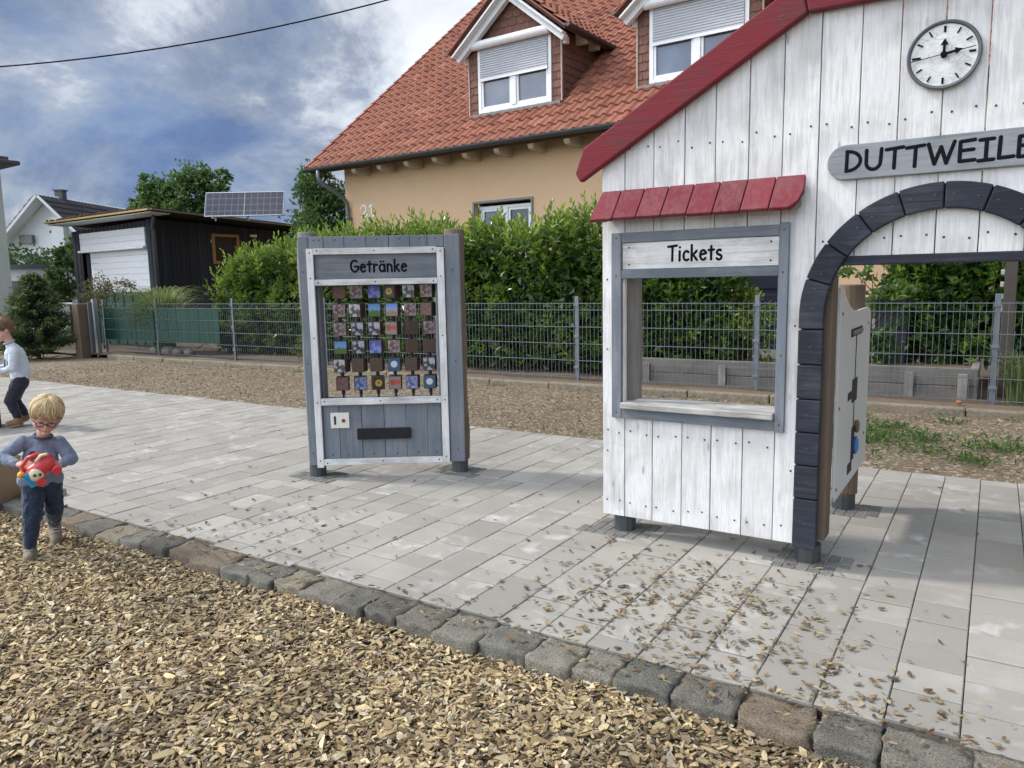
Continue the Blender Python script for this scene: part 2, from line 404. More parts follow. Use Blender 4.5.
# garden soil behind the edging
v = []; f = []; nx, ny = 120, 30
for j in range(ny + 1):
    for i in range(nx + 1):
        x = -26 + 34 * i / nx; y = 9.2 + 3.9 * j / ny
        v.append((x, y, .065 + .03 * noise.noise(Vector((x * 1.2, y * 1.2, 9)))))
for j in range(ny):
    for i in range(nx):
        a = j * (nx + 1) + i; f.append((a, a + 1, a + nx + 2, a + nx + 1))
npmesh('garden_ground', v, f, M['soil'], smooth=True)['kind'] = 'structure'
# concrete edging below the fence
g = MB(); x = -16.2
while x < 7:
    L = 1.0; t = random.uniform(-.008, .008)
    g.box(x, x + L - .008, 9.10 + t, 9.21 + t, -.08, .10 + random.uniform(-.012, .012)); x += L
g.build('edging', ground_mat('earthy edging concrete', [(.15, .12, .09), (.25, .215, .165), (.34, .30, .24), (.13, .11, .07), (.20, .17, .12)], 2.5, 22, .7), bevel=.02, kind='structure')

# pavement of concrete slabs
base = MB(); base.box(-24, 7, 2.66, 6.42, -.2, -.016)
base.build('pavement_bed', M['joint'], kind='structure')
V = []; F = []; CC = []
col_w = .2235; x = -.02 - col_w * 105; ci = 0
while x < 6.8:
    lens = random.choice([(.15, .225, .3), (.2235,), (.225, .3)])
    y = 2.665 - random.uniform(0, .2); ci += 1
    while y < 6.36:
        L = random.choice((.225, .225, .225, .15, .30, .45)) if x < -.9 else random.choice((.225, .215, .235, .45, .23))
        y0 = max(y, 2.665); y1 = min(y + L, 6.38)
        if y1 - y0 > .04:
            gp = .0019; gy = .0042; ch = .0034; dz = random.uniform(-.0025, .0025)
            a, b_, c_, d_ = x + gp, x + col_w - gp, y0 + gy, y1 - gy
            tz = [dz + random.uniform(-.001, .001) for _ in range(4)]
            k = len(V)
            V += [(a, c_, -.015), (b_, c_, -.015), (b_, d_, -.015), (a, d_, -.015),
                  (a, c_, -.004 + dz), (b_, c_, -.004 + dz), (b_, d_, -.004 + dz), (a, d_, -.004 + dz),
                  (a + ch, c_ + ch, tz[0]), (b_ - ch, c_ + ch, tz[1]), (b_ - ch, d_ - ch, tz[2]), (a + ch, d_ - ch, tz[3])]
            for lo in (0, 4):
                F += [(k + lo + i, k + lo + (i + 1) % 4, k + lo + 4 + (i + 1) % 4, k + lo + 4 + i) for i in range(4)]
            F.append((k + 8, k + 9, k + 10, k + 11))
            CC += [(random.random(), random.random(), random.random())] * 12
        y += L
    x += col_w
npmesh('pavement', V, F, M['paver'], col=np.array(CC))['kind'] = 'structure'

# cobble kerb
kb = MB(); bed = MB(); bed.box(-7, 7, 2.50, 2.665, -.2, -.045); x = -6.6
cob = [(.14, .138, .13), (.165, .16, .15), (.10, .10, .096), (.155, .13, .108), (.185, .172, .145), (.12, .122, .118), (.155, .15, .14), (.14, .14, .135)]
while x < 6.6:
    L = random.uniform(.17, .27); c = random.choice(cob); k = random.uniform(.85, 1.15); c = (c[0] * k * 1.08, c[1] * k * 1.02, c[2] * k * .90)
    bm = bmesh.new(); bmesh.ops.create_cube(bm, size=1)
    bmesh.ops.subdivide_edges(bm, edges=bm.edges[:], cuts=9, use_grid_fill=True)
    yf = 2.465 + random.uniform(-.02, .02); zt = random.uniform(-.010, .004); sd_ = random.random() * 50
    W = 2.658 - yf
    for vv in bm.verts:
        p = vv.co.copy(); q = Vector((p.x * 2, p.y * 2, p.z * 2)); mx = max(abs(q.x), abs(q.y), abs(q.z))
        sph = q.normalized() * mx
        p = p.lerp(sph * .5, .045)
        P = Vector((x + L / 2 + p.x * (L - .004), yf + W / 2 + p.y * W, zt - .085 + p.z * .17))
        nn_ = noise.noise_vector(P * 11 + Vector((sd_, 0, 0))) * .016 + noise.noise_vector(P * 32 + Vector((sd_, 3, 0))) * .008 + noise.noise_vector(P * 80) * .003
        vv.co = P + nn_
    bm.verts.index_update()
    kb.add([vv.co[:] for vv in bm.verts], [[q.index for q in ff.verts] for ff in bm.faces], 0, c); bm.free()
    x += L
kb.build('kerb', M['cobble'], smooth=True, kind='structure')
bed.build('kerb_bed', M['soil'], kind='structure')

# ------------------------------------------------------------------ wood chips
def chips(n, P, size, cols, tilt=.5, dark=None):
    """n flat irregular slivers as closed hexahedra"""
    L = RNG.uniform(.5, 1.25, n) * size; Wd = L * RNG.uniform(.22, .58, n); T = RNG.uniform(.05, .14, n) * L
    T = np.minimum(T, .006)
    yaw = RNG.uniform(0, 2 * np.pi, n); pit = RNG.normal(0, tilt, n); rol = RNG.normal(0, tilt, n)
    cy, sy = np.cos(yaw), np.sin(yaw); cp, sp = np.cos(pit), np.sin(pit); cr_, sr = np.cos(rol), np.sin(rol)
    X = np.stack([cy * cp, sy * cp, sp], 1)
    Y0 = np.stack([-sy, cy, np.zeros(n)], 1); Z0 = np.cross(X, Y0)
    Y = Y0 * cr_[:, None] + Z0 * sr[:, None]; Z = np.cross(X, Y)
    V = np.zeros((n, 12, 3))
    tp = RNG.uniform(.05, .75, (n, 2)); sk = RNG.uniform(-.35, .35, (n, 3)); mid = RNG.uniform(-.22, .22, n); bend = RNG.uniform(-.12, .18, n) * L * .5
    k = 0
    for sz in (-1, 1):
        for (sx, sy_) in ((-1, -1), (0, -1), (1, -1), (1, 1), (0, 1), (-1, 1)):
            wv = {-1: tp[:, 0], 0: np.ones(n), 1: tp[:, 1]}[sx]; u = (mid if sx == 0 else sx / 2) * L
            V[:, k] = P + X * u[:, None] + Y * (sy_ * Wd / 2 * wv + sk[:, sx + 1] * Wd * .5)[:, None] + Z * (sz * T / 2 * (1 if sx == 0 else .6) + (bend if sx == 0 else 0))[:, None]
            k += 1
    q = np.array([(0, 5, 4, 1), (1, 4, 3, 2), (6, 7, 10, 11), (7, 8, 9, 10), (0, 1, 7, 6), (1, 2, 8, 7), (2, 3, 9, 8), (3, 4, 10, 9), (4, 5, 11, 10), (5, 0, 6, 11)])
    F = (np.arange(n)[:, None, None] * 12 + q[None]).reshape(-1, 4)
    cols = np.array(cols); ci = RNG.integers(0, len(cols), n)
    c = cols[ci] * RNG.uniform(.65, 1.3, (n, 1)) * np.array([1.0, .97, .93])
    return V.reshape(-1, 3), F, np.repeat(c, 12, 0)
chip_cols = [(.43, .335, .185), (.38, .29, .16), (.52, .42, .25), (.29, .215, .125), (.36, .30, .20), (.18, .13, .08), (.46, .37, .22), (.36, .32, .255), (.60, .51, .33), (.24, .18, .11), (.13, .10, .065), (.42, .33, .18), (.50, .45, .33), (.33, .25, .15)]
# dense layer where one can see it
n = 125000
x = RNG.uniform(-7.5, 1.6, n * 2); y = RNG.uniform(.35, 2.50, n * 2)
keep = (y > 1.0 - (x + 2.7) * 0.0 - .65) & (y > .95 + .28 * (x + 2.7) - .75)
x = x[keep][:n]; y = y[keep][:n]
z = np.array([chip_h(a, b) for a, b in zip(x, y)]) + RNG.uniform(-.010, .014, len(x))
rise = np.clip((y - 2.25) / .25, 0, 1); z += rise * .002
v, f, c = chips(len(x), np.stack([x, y, z], 1), .031 * np.clip(RNG.lognormal(0, .28, len(x)), .5, 2.1), chip_cols, .30)
pt_ = np.array([noise.noise(Vector((a * 1.1, b * 1.6, 2))) + .6 * noise.noise(Vector((a * 3.7, b * 4.2, 6))) for a, b in zip(x, y)])
c = c * np.repeat(1 - .30 * np.clip(pt_ * 2.2, 0, 1), 12)[:, None] * np.array([1., .99, .97])
tag(npmesh('wood_chips', v, f, M['chip'], col=c), 'deep layer of tan wood chips covering the play area', 'wood chips', kind='stuff')
# strays on the paving and kerb
pts = []
while len(pts) < 1500:
    r = random.random()
    if r < .50: px, py = random.gauss(-1.15, .40), random.gauss(3.25, .33)
    elif r < .64: px, py = random.gauss(-.45, .4), random.uniform(2.62, 3.0)
    elif r < .85: px, py = random.uniform(-4.8, .9), 2.5 + abs(random.gauss(0, .14))
    elif r < .93: px, py = random.gauss(-3.9, .5), random.gauss(3.1, .3)
    else: px, py = random.uniform(-7, 2), random.uniform(2.6, 6.2)
    if py < 2.48 or py > 6.3: continue
    if random.random() < .22 and px > -3 and py > 2.7:       # collect in joints
        k = round((px + .02) / col_w); px = -.02 + k * col_w + random.gauss(0, .012)
    pts.append((px, py, (.009 if py > 2.665 else .016) + random.uniform(0, .003)))
stray = [tuple(q * .6 for q in c) for c in chip_cols] + [(.10, .06, .035), (.14, .09, .05)]
v, f, c = chips(len(pts), np.array(pts), .031, stray, .12)
tag(npmesh('stray_chips', v, f, M['chip'], col=c), 'stray brown wood chips strewn over the paving slabs', 'wood chips', kind='stuff')
# grit on the dirt strip
n = 16000
x = RNG.uniform(-15, 3.0, n); y = RNG.uniform(6.36, 9.08, n)
v, f, c = chips(n, np.stack([x, y, RNG.uniform(.005, .03, n)], 1), .028, [(.22, .17, .11), (.17, .125, .08), (.11, .082, .052), (.28, .22, .15), (.20, .145, .085)], .35)
tag(npmesh('dirt_grit', v, f, M['gravel'], col=c), 'loose grit and dry bits on the bare dirt strip', 'grit', kind='stuff')

# ------------------------------------------------------------------ foliage
def unit(a): return a / np.maximum(np.linalg.norm(a, axis=1, keepdims=True), 1e-9)
def leaves(P, D, L, W, col, fold=.25, droop=0.):
    """folded lance leaf: base, 2 sides, tip; P base (n,3), D direction, col 0..1 age"""
    n = len(P); D = unit(D); rv = unit(RNG.normal(0, 1, (n, 3)) + np.array([0, 0, .9]))
    S = unit(np.cross(D, rv)); U = np.cross(S, D)
    L = np.broadcast_to(L, n)[:, None]; W = np.broadcast_to(W, n)[:, None]
    mid = P + D * L * .5
    tip = P + D * L - np.array([0, 0, 1.]) * L * droop
    V = np.stack([P, mid + S * W / 2 + U * W * fold, tip, mid - S * W / 2 + U * W * fold, mid - np.array([0, 0, 1.]) * L * droop * .25], 1).reshape(-1, 3)
    q = np.array([(0, 1, 4), (1, 2, 4), (0, 4, 3), (4, 2, 3)])
    F = (np.arange(n)[:, None, None] * 5 + q[None]).reshape(-1, 3)
    c = np.repeat(np.stack([col, RNG.random(n), RNG.random(n)], 1), 5, 0)
    return V, F, c
def join(parts):
    V, F, Cc, b = [], [], [], 0
    for v, f, c in parts: V.append(v); F.append(f + b); Cc.append(c); b += len(v)
    return np.concatenate(V), np.concatenate(F), np.concatenate(Cc)
M['laurel'] = leafmat('laurel leaf', (.014, .040, .010), (.065, .15, .020), (.34, .44, .06), .30, .25)
M['leaf_dark'] = leafmat('dark leaf', (.016, .04, .012), (.035, .08, .02), (.08, .14, .03), .5, .3)
M['leaf_tree'] = leafmat('tree leaf', (.03, .07, .02), (.06, .125, .032), (.13, .21, .05), .5, .35)
M['conifer'] = leafmat('conifer needle', (.02, .045, .018), (.045, .085, .024), (.16, .20, .05), .6, .2)
M['grass'] = leafmat('grass blade', (.06, .10, .025), (.12, .18, .045), (.26, .30, .11), .5, .35)
M['weed'] = leafmat('weed leaf', (.04, .08, .02), (.07, .13, .03), (.13, .20, .05), .6, .3)
M['russet'] = leafmat('russet leaf', (.04, .065, .02), (.07, .11, .035), (.18, .13, .06), .6, .3)

def shoots(base, dirs, length, nl, ll, lw, agef, spread=.9, young=.5):
    """whorled leafy shoots. base (n,3), dirs (n,3)"""
    n = len(base); dirs = unit(dirs); out = []
    for k in range(nl):
        t = (k + .5) / nl
        P = base + dirs * (length * t)[:, None]
        a = k * 2.4 + RNG.uniform(0, 6.28, n) * 0.15 + np.arange(n) * 1.7
        h = unit(np.cross(dirs, np.array([.3, .5, .81]))); g = np.cross(dirs, h)
        side = h * np.cos(a)[:, None] + g * np.sin(a)[:, None]
        D = side * (spread * (1.15 - .75 * t)) + dirs * (.45 + .8 * t) + RNG.normal(0, .16, (n, 3))
        age = np.clip(agef + young * (t - .5) * RNG.uniform(.3, 1., n) + RNG.normal(0, .10, n), 0, 1)
        out.append(leaves(P, D, ll * RNG.uniform(.7, 1.15, n) * (1.05 - .35 * t), lw * RNG.uniform(.8, 1.1, n) * (1.05 - .35 * t), age, .22, .08))
    return join(out)

def hedge(name, label, loc, spans, dens, ll=.17, lw=.062, seed=0, group=None, ybot=.15):
    """spans: list of (x0, x1, y0, y1, fn top height)  in local coords"""
    root = thing(name, label, 'hedge', loc, 0, group)
    parts = []; inner = []; st = MB()
    for (x0, x1, y0, y1, top) in spans:
        nF = int((x1 - x0) * 2.3 * dens * 1.25)
        x = RNG.uniform(x0, x1, nF); u = RNG.random(nF); H = np.array([top(a) for a in x])
        z = ybot + u ** .9 * (H - ybot)
        bul = np.array([noise.noise(Vector((a * 1.1, 0, b * 1.4))) for a, b in zip(x, z)])
        bul2 = np.array([noise.noise(Vector((a * 3.1, 4, b * 3.3))) for a, b in zip(x, z)])
        y = y0 + .30 - .48 * bul - .20 * bul2 + .30 * (z / np.maximum(H, .1)) ** 3 + RNG.uniform(0, .22, nF)
        d = np.stack([RNG.normal(0, .4, nF), -RNG.uniform(.3, 1., nF), RNG.uniform(.1, 1.2, nF)], 1)
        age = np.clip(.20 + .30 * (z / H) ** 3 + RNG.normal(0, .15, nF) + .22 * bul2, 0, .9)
        parts.append(shoots(np.stack([x, y, z], 1), d, RNG.uniform(.12, .24, nF), 7, ll, lw, age))
        nT = int((x1 - x0) * (y1 - y0) * dens * 1.3)
        x = RNG.uniform(x0, x1, nT); y = RNG.uniform(y0 + .15, y1, nT); H = np.array([top(a) for a in x])
        lump = np.array([noise.noise(Vector((a * 2.3, b * 2.3, 7))) for a, b in zip(x, y)])
        z = H + .26 * lump - RNG.uniform(0, .22, nT) - .35 * (np.abs(y - (y0 + y1) / 2) / (y1 - y0) * 1.6) ** 3
        d = np.stack([RNG.normal(0, .28, nT), RNG.normal(-.12, .28, nT), np.ones(nT)], 1)
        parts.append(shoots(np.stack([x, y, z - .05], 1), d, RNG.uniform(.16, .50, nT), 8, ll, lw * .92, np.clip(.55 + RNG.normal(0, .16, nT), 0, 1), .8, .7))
        nI = int((x1 - x0) * 2600)
        x = RNG.uniform(x0, x1, nI); H = np.array([top(a) for a in x])
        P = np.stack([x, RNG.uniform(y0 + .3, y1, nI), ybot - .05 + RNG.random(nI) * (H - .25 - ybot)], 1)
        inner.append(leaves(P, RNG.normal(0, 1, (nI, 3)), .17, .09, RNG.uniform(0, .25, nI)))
        xx = x0
        while xx < x1:
            for q in range(3):
                st.tube([(xx, (y0 + y1) / 2, 0), (xx + random.uniform(-.2, .2), (y0 + y1) / 2 + random.uniform(-.2, .2), top(xx) * .5), (xx + random.uniform(-.4, .4), (y0 + y1) / 2 + random.uniform(-.3, .2), top(xx) * .9)], [.02, .014, .006], 5)
            xx += .45
        xx = x0
    v, f, c = join(parts + inner)
    npmesh('foliage', v, f, M['laurel'], root, col=c)
    st.build('stem', M['bark'], root)
    return root

def crown(name, label, cat, loc, blobs, n, ll, lw, mat, trunk, leafage=(.2, .8), group=None, up=.3, clump=.22, per=26):
    """tree or shrub: trunk with limbs reaching each blob, leaves in clumps on the blob shells"""
    root = thing(name, label, cat, loc, 0, group)
    tb = MB(); H = max(b[0][2] for b in blobs)
    h0, r0 = trunk
    tb.tube([(0, 0, -.1), (.02, 0, h0 * .5), (0, .03, h0), (0, 0, H)], [r0 * 1.15, r0, r0 * .8, r0 * .3], 8)
    for (c0, r) in blobs:
        s = Vector((0, 0, h0 * random.uniform(.7, 1.1))); t = Vector(c0)
        mid = s.lerp(t, .5) + Vector((random.uniform(-.1, .1), random.uniform(-.1, .1), .12)) * r0 * 5
        tb.tube([s, mid, t, t + (t - mid) * .12], [r0 * .5, r0 * .34, r0 * .2, r0 * .05], 6)
    tb.build('trunk', M['bark'], root, smooth=True)
    vol = np.array([np.prod(b[1]) ** (2 / 3) if not np.isscalar(b[1]) else b[1] ** 2 for b in blobs]); vol = vol / vol.sum()
    parts = []
    for (c0, r), q in zip(blobs, vol):
        rr = np.array(r if not np.isscalar(r) else (r, r, r)); k = max(3, int(n * q / per))
        d = unit(RNG.normal(0, 1, (k, 3))); rad = RNG.uniform(.35, 1.05, k) ** .6
        cc = np.array(c0) + d * rr * rad[:, None]
        idx = np.repeat(np.arange(k), per); m_ = len(idx)
        cs = clump * rr.mean() * RNG.uniform(.6, 1.5, k)
        P = cc[idx] + RNG.normal(0, 1, (m_, 3)) * cs[idx][:, None] * np.array([.6, .6, .42])
        D = d[idx] * .6 + RNG.normal(0, .55, (m_, 3)) + np.array([0, 0, up])
        ca = RNG.uniform(*leafage, k)
        age = np.clip(ca[idx] + RNG.normal(0, .12, m_), 0, 1)
        parts.append(leaves(P, D, ll * RNG.uniform(.7, 1.2, m_), lw * RNG.uniform(.8, 1.1, m_), age, .2, .12))
    v, f, c = join(parts)
    npmesh('crown', v, f, mat, root, col=c)
    return root

def lin(pts):
    xs = [p[0] for p in pts]; ys = [p[1] for p in pts]
    return lambda a: float(np.interp(a, xs, ys))
hedge('laurel_hedge', 'long tall cherry laurel hedge behind the drinks machine and the mesh fence', (-7.6, 10.0, 0.06),
      [(-3.9, 4.6, 0, 1.35, lin([(-4, 2.05), (-3.2, 2.25), (-2.3, 2.2), (-1.5, 2.35), (-.6, 2.2), (0, 2.2), (.4, 2.33), (1.0, 2.05), (1.5, 2.25), (2.0, 2.3), (2.5, 2.28), (3.3, 1.9), (4.0, 1.95), (4.6, 1.75)]))], 62)
hedge('laurel_bush', 'broad bright laurel bush left of the drinks machine beside the green screened fence', (-13.0, 10.30, 0.06),
      [(-1.5, 1.6, 0, 1.4, lin([(-1.5, 1.35), (-.9, 1.85), (-.2, 2.0), (.6, 2.15), (1.6, 2.3)]))], 62)
hedge('laurel_bush', 'dark glossy laurel bush seen through the arch behind the mesh fence', (-.6, 10.6, 0.35),
      [(-.65, 1.35, 0, 1.3, lin([(-.65, 1.25), (-.3, 2.0), (0, 2.3), (1.35, 2.4)]))], 66, .17, .062, ybot=.08)

# tall dark shrub at the house corner
crown('corner_shrub', 'dense dark green shrub growing at the left corner of the orange house', 'shrub', (-13.85, 13.4, 0),
      [((0, 0, 2.9), (.65, .7, 1.0)), ((-.2, 0, 1.6), (.8, .8, 1.1)), ((.3, -.1, 2.0), (.7, .7, .9)), ((-.1, 0, 3.8), (.4, .5, .5))], 15000, .13, .07, M['leaf_tree'], (1.0, .07), (.0, .7), clump=.3)
# tree behind the garage
crown('broadleaf_tree', 'bushy broadleaf tree rising behind the dark garage', 'tree', (-28.6, 19.7, 0),
      [((0, 0, 5.1), (1.0, 1.0, 1.0)), ((.5, .5, 5.9), (.75, .75, .6)), ((-.8, -.5, 5.0), (.8, .8, .75)), ((1.1, .7, 5.3), (.75, .75, .75)), ((-1.1, -.6, 5.75), (.35, .35, .35)), ((-.2, -.2, 4.2), (1.5, 1.5, .9)), ((-1.4, -.9, 4.9), (.35, .35, .5)), ((1.3, 1.0, 6.0), (.35, .35, .3))], 9000, .2, .12, M['leaf_tree'], (3.2, .16), (.1, .85), clump=.28)
crown('small_tree', 'tuft of a low green tree peeking over the garage roof beside the white house', 'tree', (-28.0, 15.4, 0),
      [((0, 0, 3.1), (.6, .6, .5)), ((.5, .2, 3.0), (.5, .5, .45)), ((-.5, -.2, 2.6), (.6, .6, .6))], 1800, .16, .09, M['leaf_tree'], (1.6, .07), (.3, .9))
crown('small_tree', 'loose bright shrub top just right of the solar panels', 'tree', (-17.6, 18.0, 0),
      [((0, 0, 3.0), (.6, .6, .5)), ((.9, .5, 3.2), (.5, .5, .5)), ((-.9, -.3, 2.9), (.5, .5, .4))], 1800, .15, .08, M['leaf_tree'], (1.6, .07), (.4, 1.))
crown('far_bush', 'dark wide bush between the pale building and the white house', 'bush', (-38.5, 20.0, 0),
      [((0, 0, 2.0), (2.2, 2, 1.4)), ((2.3, 1.0, 1.9), (1.8, 1.5, 1.5)), ((-2, -1, 2.2), (1.6, 1.5, 1.4))], 5000, .24, .14, M['leaf_dark'], (1.0, .12), (.1, .7), clump=.28)
crown('garden_bush', 'leafy green bush against the left corner of the garage', 'bush', (-25.0, 13.0, 0),
      [((0, 0, 1.9), (.5, .5, .9)), ((-.5, -.2, 1.5), (.6, .5, .6)), ((.1, 0, 2.5), (.35, .35, .4))], 2200, .15, .08, M['leaf_tree'], (1.0, .05), (.2, .9))
crown('russet_shrub', 'thin shrub with reddish tipped leaves behind the wooden gate post', 'shrub', (-18.4, 10.3, 0),
      [((0, 0, 1.45), (.5, .4, .3)), ((.5, .2, 1.55), (.4, .3, .22)), ((-.4, -.1, 1.2), (.4, .3, .3))], 1500, .09, .035, M['russet'], (.8, .03), (.2, 1.), clump=.35)
crown('garden_shrub', 'low light green shrub with broad leaves growing in the raised bed beside the arch', 'shrub', (-1.35, 10.75, .3),
      [((0, 0, .55), (.28, .25, .35)), ((.3, .1, .9), (.22, .2, .25)), ((-.15, 0, 1.2), (.22, .15, .15)), ((.2, 0, .35), (.4, .2, .25))], 520, .13, .075, M['leaf_tree'], (.5, .015), (.3, 1.), clump=.4, per=13)
crown('garden_shrub', 'small rounded green bush right of the big hedge in the ticket window view', 'shrub', (-2.85, 10.6, .06),
      [((0, 0, .95), (.32, .3, .30)), ((.15, 0, .65), (.3, .3, .35)), ((-.25, 0, .7), (.3, .3, .35))], 1500, .08, .035, M['laurel'], (.5, .02), (.3, 1.), clump=.3)

# conifer
def conifer(loc, H, Rm):
    root = thing('conifer', 'young bushy conifer standing beside the garden gate behind the boy in white', 'tree', loc)
    t = MB(); t.tube([(0, 0, -.05), (0, 0, H * .5), (0, 0, H)], [.05, .035, .008], 8)
    parts = []
    for k in range(230):
        u = (k / 230) ** .9; z = .05 + u * (H - .15); L = Rm * (1 - u) ** .75 * random.uniform(.75, 1.15) + .06
        a = random.uniform(0, 6.28); d = Vector((math.cos(a), math.sin(a), random.uniform(.15, .45)))
        p = Vector((0, 0, z)); q = p + d * L
        t.tube([p, q], [.010, .003], 4)
        m_ = int(40 + 110 * (1 - u)); tt = RNG.uniform(.2, 1.05, m_)
        P = np.array(p) + np.array(d * L)[None] * tt[:, None] + RNG.normal(0, .035, (m_, 3)) * np.array([1, 1, .6])
        D = np.array(d)[None] * .8 + RNG.normal(0, .7, (m_, 3))
        age = np.clip(.15 + .75 * tt ** 3 * RNG.uniform(.4, 1.2, m_) , 0, 1)
        parts.append(leaves(P, D, .08, .024, age, .1, .1))
    t.build('trunk', M['bark'], root); v, f, c = join(parts)
    npmesh('crown', v, f, M['conifer'], root, col=c)
conifer((-17.75, 8.45, 0), 1.92, .82)

# ornamental grass behind the green screen
def grass_clump(name, label, loc, n, H, spread, mat, cat='grass', w=.012):
    root = thing(name, label, cat, loc)
    V = []; F = []; Cc = []
    for i in range(n):
        a = random.uniform(0, 6.28); r = random.uniform(0, .18); h = H * random.uniform(.5, 1.); s = spread * random.uniform(.15, 1.)
        b = Vector((math.cos(a) * r, math.sin(a) * r, 0)); d = Vector((math.cos(a), math.sin(a), 0)); sd = Vector((-math.sin(a), math.cos(a), 0))
        k = len(V); age = random.random(); S = 6
        for j in range(S + 1):
            t = j / S; p = b + d * s * t ** 1.7 + Vector((0, 0, h * (1.5 * t - .75 * t ** 3) if t < .95 else h * .78))
            ww = w * (1 - t * .85); V += [p - sd * ww, p + sd * ww]; Cc += [(age, 0, 0)] * 2
        F += [(k + 2 * j, k + 2 * j + 1, k + 2 * j + 3, k + 2 * j + 2) for j in range(S)]
    npmesh('blade_tuft', np.array([tuple(p) for p in V]), F, mat, root, col=np.array(Cc))
    return root
grass_clump('ornamental_grass', 'tall arching tuft of ornamental grass over the green screened fence', (-15.75, 10.15, .05), 900, 1.85, 1.35, M['grass'], w=.015)
grass_clump('ornamental_grass', 'small dry grass tuft at the fence post right of the arch view', (.32, 9.95, .05), 160, .75, .45, M['grass'])

# weeds on the dirt strip: uncountable ground cover
V = []; parts = []
for i in range(48):
    cx, cy = random.uniform(-1.9, .9), random.uniform(6.7, 8.9)
    if random.random() < .45: cx, cy = random.gauss(-.9, .4), random.gauss(7.6, .35)
    m_ = random.randint(20, 60); sp = random.uniform(.05, .2)
    P = np.stack([RNG.normal(cx, sp, m_), RNG.normal(cy, sp * .8, m_), np.full(m_, .015)], 1)
    D = RNG.normal(0, .8, (m_, 3)) + np.array([0, 0, .9])
    D[:, 2] = np.abs(D[:, 2]) + .1
    parts.append(leaves(P, D, RNG.uniform(.05, .12, m_), .018, RNG.random(m_), .2, .2))
for i in range(60):
    cx, cy = random.uniform(-14, 3), random.choice((random.uniform(6.4, 9.0), 9.05, 9.0))
    m_ = 9; P = np.stack([RNG.normal(cx, .05, m_), RNG.normal(cy, .03, m_), np.full(m_, .015)], 1)
    D = RNG.normal(0, .8, (m_, 3)); D[:, 2] = np.abs(D[:, 2]) + .2
    parts.append(leaves(P, D, RNG.uniform(.03, .07, m_), .012, RNG.random(m_), .2, .2))
v, f, c = join(parts)
tag(npmesh('weeds', v, f, M['weed'], col=c), 'scattered green weeds growing on the bare dirt strip', 'weeds', kind='stuff')

# ================================================================== FENCE
FY = 9.72
posts_x = [.02 - 2.545 * k for k in range(0, 7)] + [-17.28]
posts_x = sorted(posts_x + [2.565, 5.11])
fr = thing('mesh_fence', 'long galvanised double wire mesh fence running behind the kiosk', 'fence', (-5, FY, 0))
for i, x in enumerate(posts_x):
    g = MB(); g.box(x + 5 - .03, x + 5 + .03, -.02, .02, -.05, 1.27)
    for zz in (.25, .70, 1.15): g.box(x + 5 - .038, x + 5 + .038, -.034, -.0201, zz - .02, zz + .02)
    g.build('post', M['fence'], fr, bevel=.003)
for a, b in zip(posts_x[:-1], posts_x[1:]):
    g = MB(); a += 5.02; b += 5 - .02
    for zz in (.11, .352, .594, .836, 1.078, 1.205)[:5] + (1.20,):
        if zz == 1.20: continue
        for yy in (-.036, -.024): g.bar((a, yy, zz), (b, yy, zz), .008, .008)
    n_ = int((b - a) / .062)
    for k in range(n_ + 1):
        x = a + .02 + (b - a - .04) * k / n_
        g.bar((x, -.030, .08), (x, -.030, 1.19), .0045, .0045, hint=(0, 1, 0))
    for yy in (-.036, -.024): g.bar((a, yy, 1.17), (b, yy, 1.17), .008, .008)
    g.build('mesh_panel', M['fence'], fr)
# green privacy strips woven into the left panels
gs = MB()
for k, zz in enumerate((.36, .60, .84)):
    for a, b in ((-17.2, -15.3), (-15.2, -13.1)):
        V_ = 40
        for j in range(V_):
            x0 = a + (b - a) * j / V_ + 5; x1 = a + (b - a) * (j + 1) / V_ + 5
            y0 = .012 * (1 if j % 2 else -1)
            gs.bar((x0, -.030 + y0, zz + .12), (x1, -.030 - y0, zz + .12), .222, .004, hint=(0, 1, 0))
gs.build('privacy_strip', M['green_strip'], fr)

# second green screen further back, at the garage drive
gt = thing('green_screen', 'low dark green screen in front of the garage shutters', 'fence', (-18.2, 11.0, 0))
g = MB(); g.box(-1.6, 1.6, 0, .03, .1, 1.42)
for k in range(9): g.box(-1.6 + k * .39, -1.56 + k * .39, -.02, -.001, .1, 1.44)
g.build('screen_panel', M['green_strip'], gt)

# garden gate: wooden post, steel posts, red and white bar
wp = thing('wooden_gate_post', 'thick weathered wooden post at the garden gate beside the conifer', 'post', (-16.98, 9.02, 0))
g = MB(); g.box(-.12, .12, -.11, .11, -.1, 1.2); g.build('post', M['bare_wood'], wp, bevel=.02)
wp2 = thing('wooden_gate_post', 'wooden post at the left picture edge beside the pale building', 'post', (-18.75, 7.9, 0))
g = MB(); g.box(-.07, .07, -.1, .1, -.1, 1.5); g.build('post', M['grey_bare'], wp2, bevel=.02)
gate = thing('garden_gate', 'narrow wire mesh garden gate between the wooden post and the green fence', 'gate', (-16.75, 9.1, 0))
g = MB()
d_ = Vector((-.45, .28, 0))
for t in (0, 1): g.bar(d_ * t + Vector((0, 0, .08)), d_ * t + Vector((0, 0, 1.22)), .05, .05, hint=(0, 1, 0))
for zz in (.1, .5, .9, 1.2): g.bar(Vector((0, 0, zz)), d_ + Vector((0, 0, zz)), .03, .03)
g.build('gate_frame', M['fence'], gate)
g = MB()
for k in range(9): t = (k + .5) / 9; g.bar(d_ * t + Vector((0, 0, .1)), d_ * t + Vector((0, 0, 1.2)), .006, .006, hint=(0, 1, 0))
g.build('mesh_panel', M['fence'], gate)
for t_, nm in ((Vector((-16.75, 9.1, 0)), 'left'),):
    pass
sp = thing('steel_gate_post', 'square galvanised steel post leaning at the end of the green fence', 'post', (-17.2, 9.5, 0))
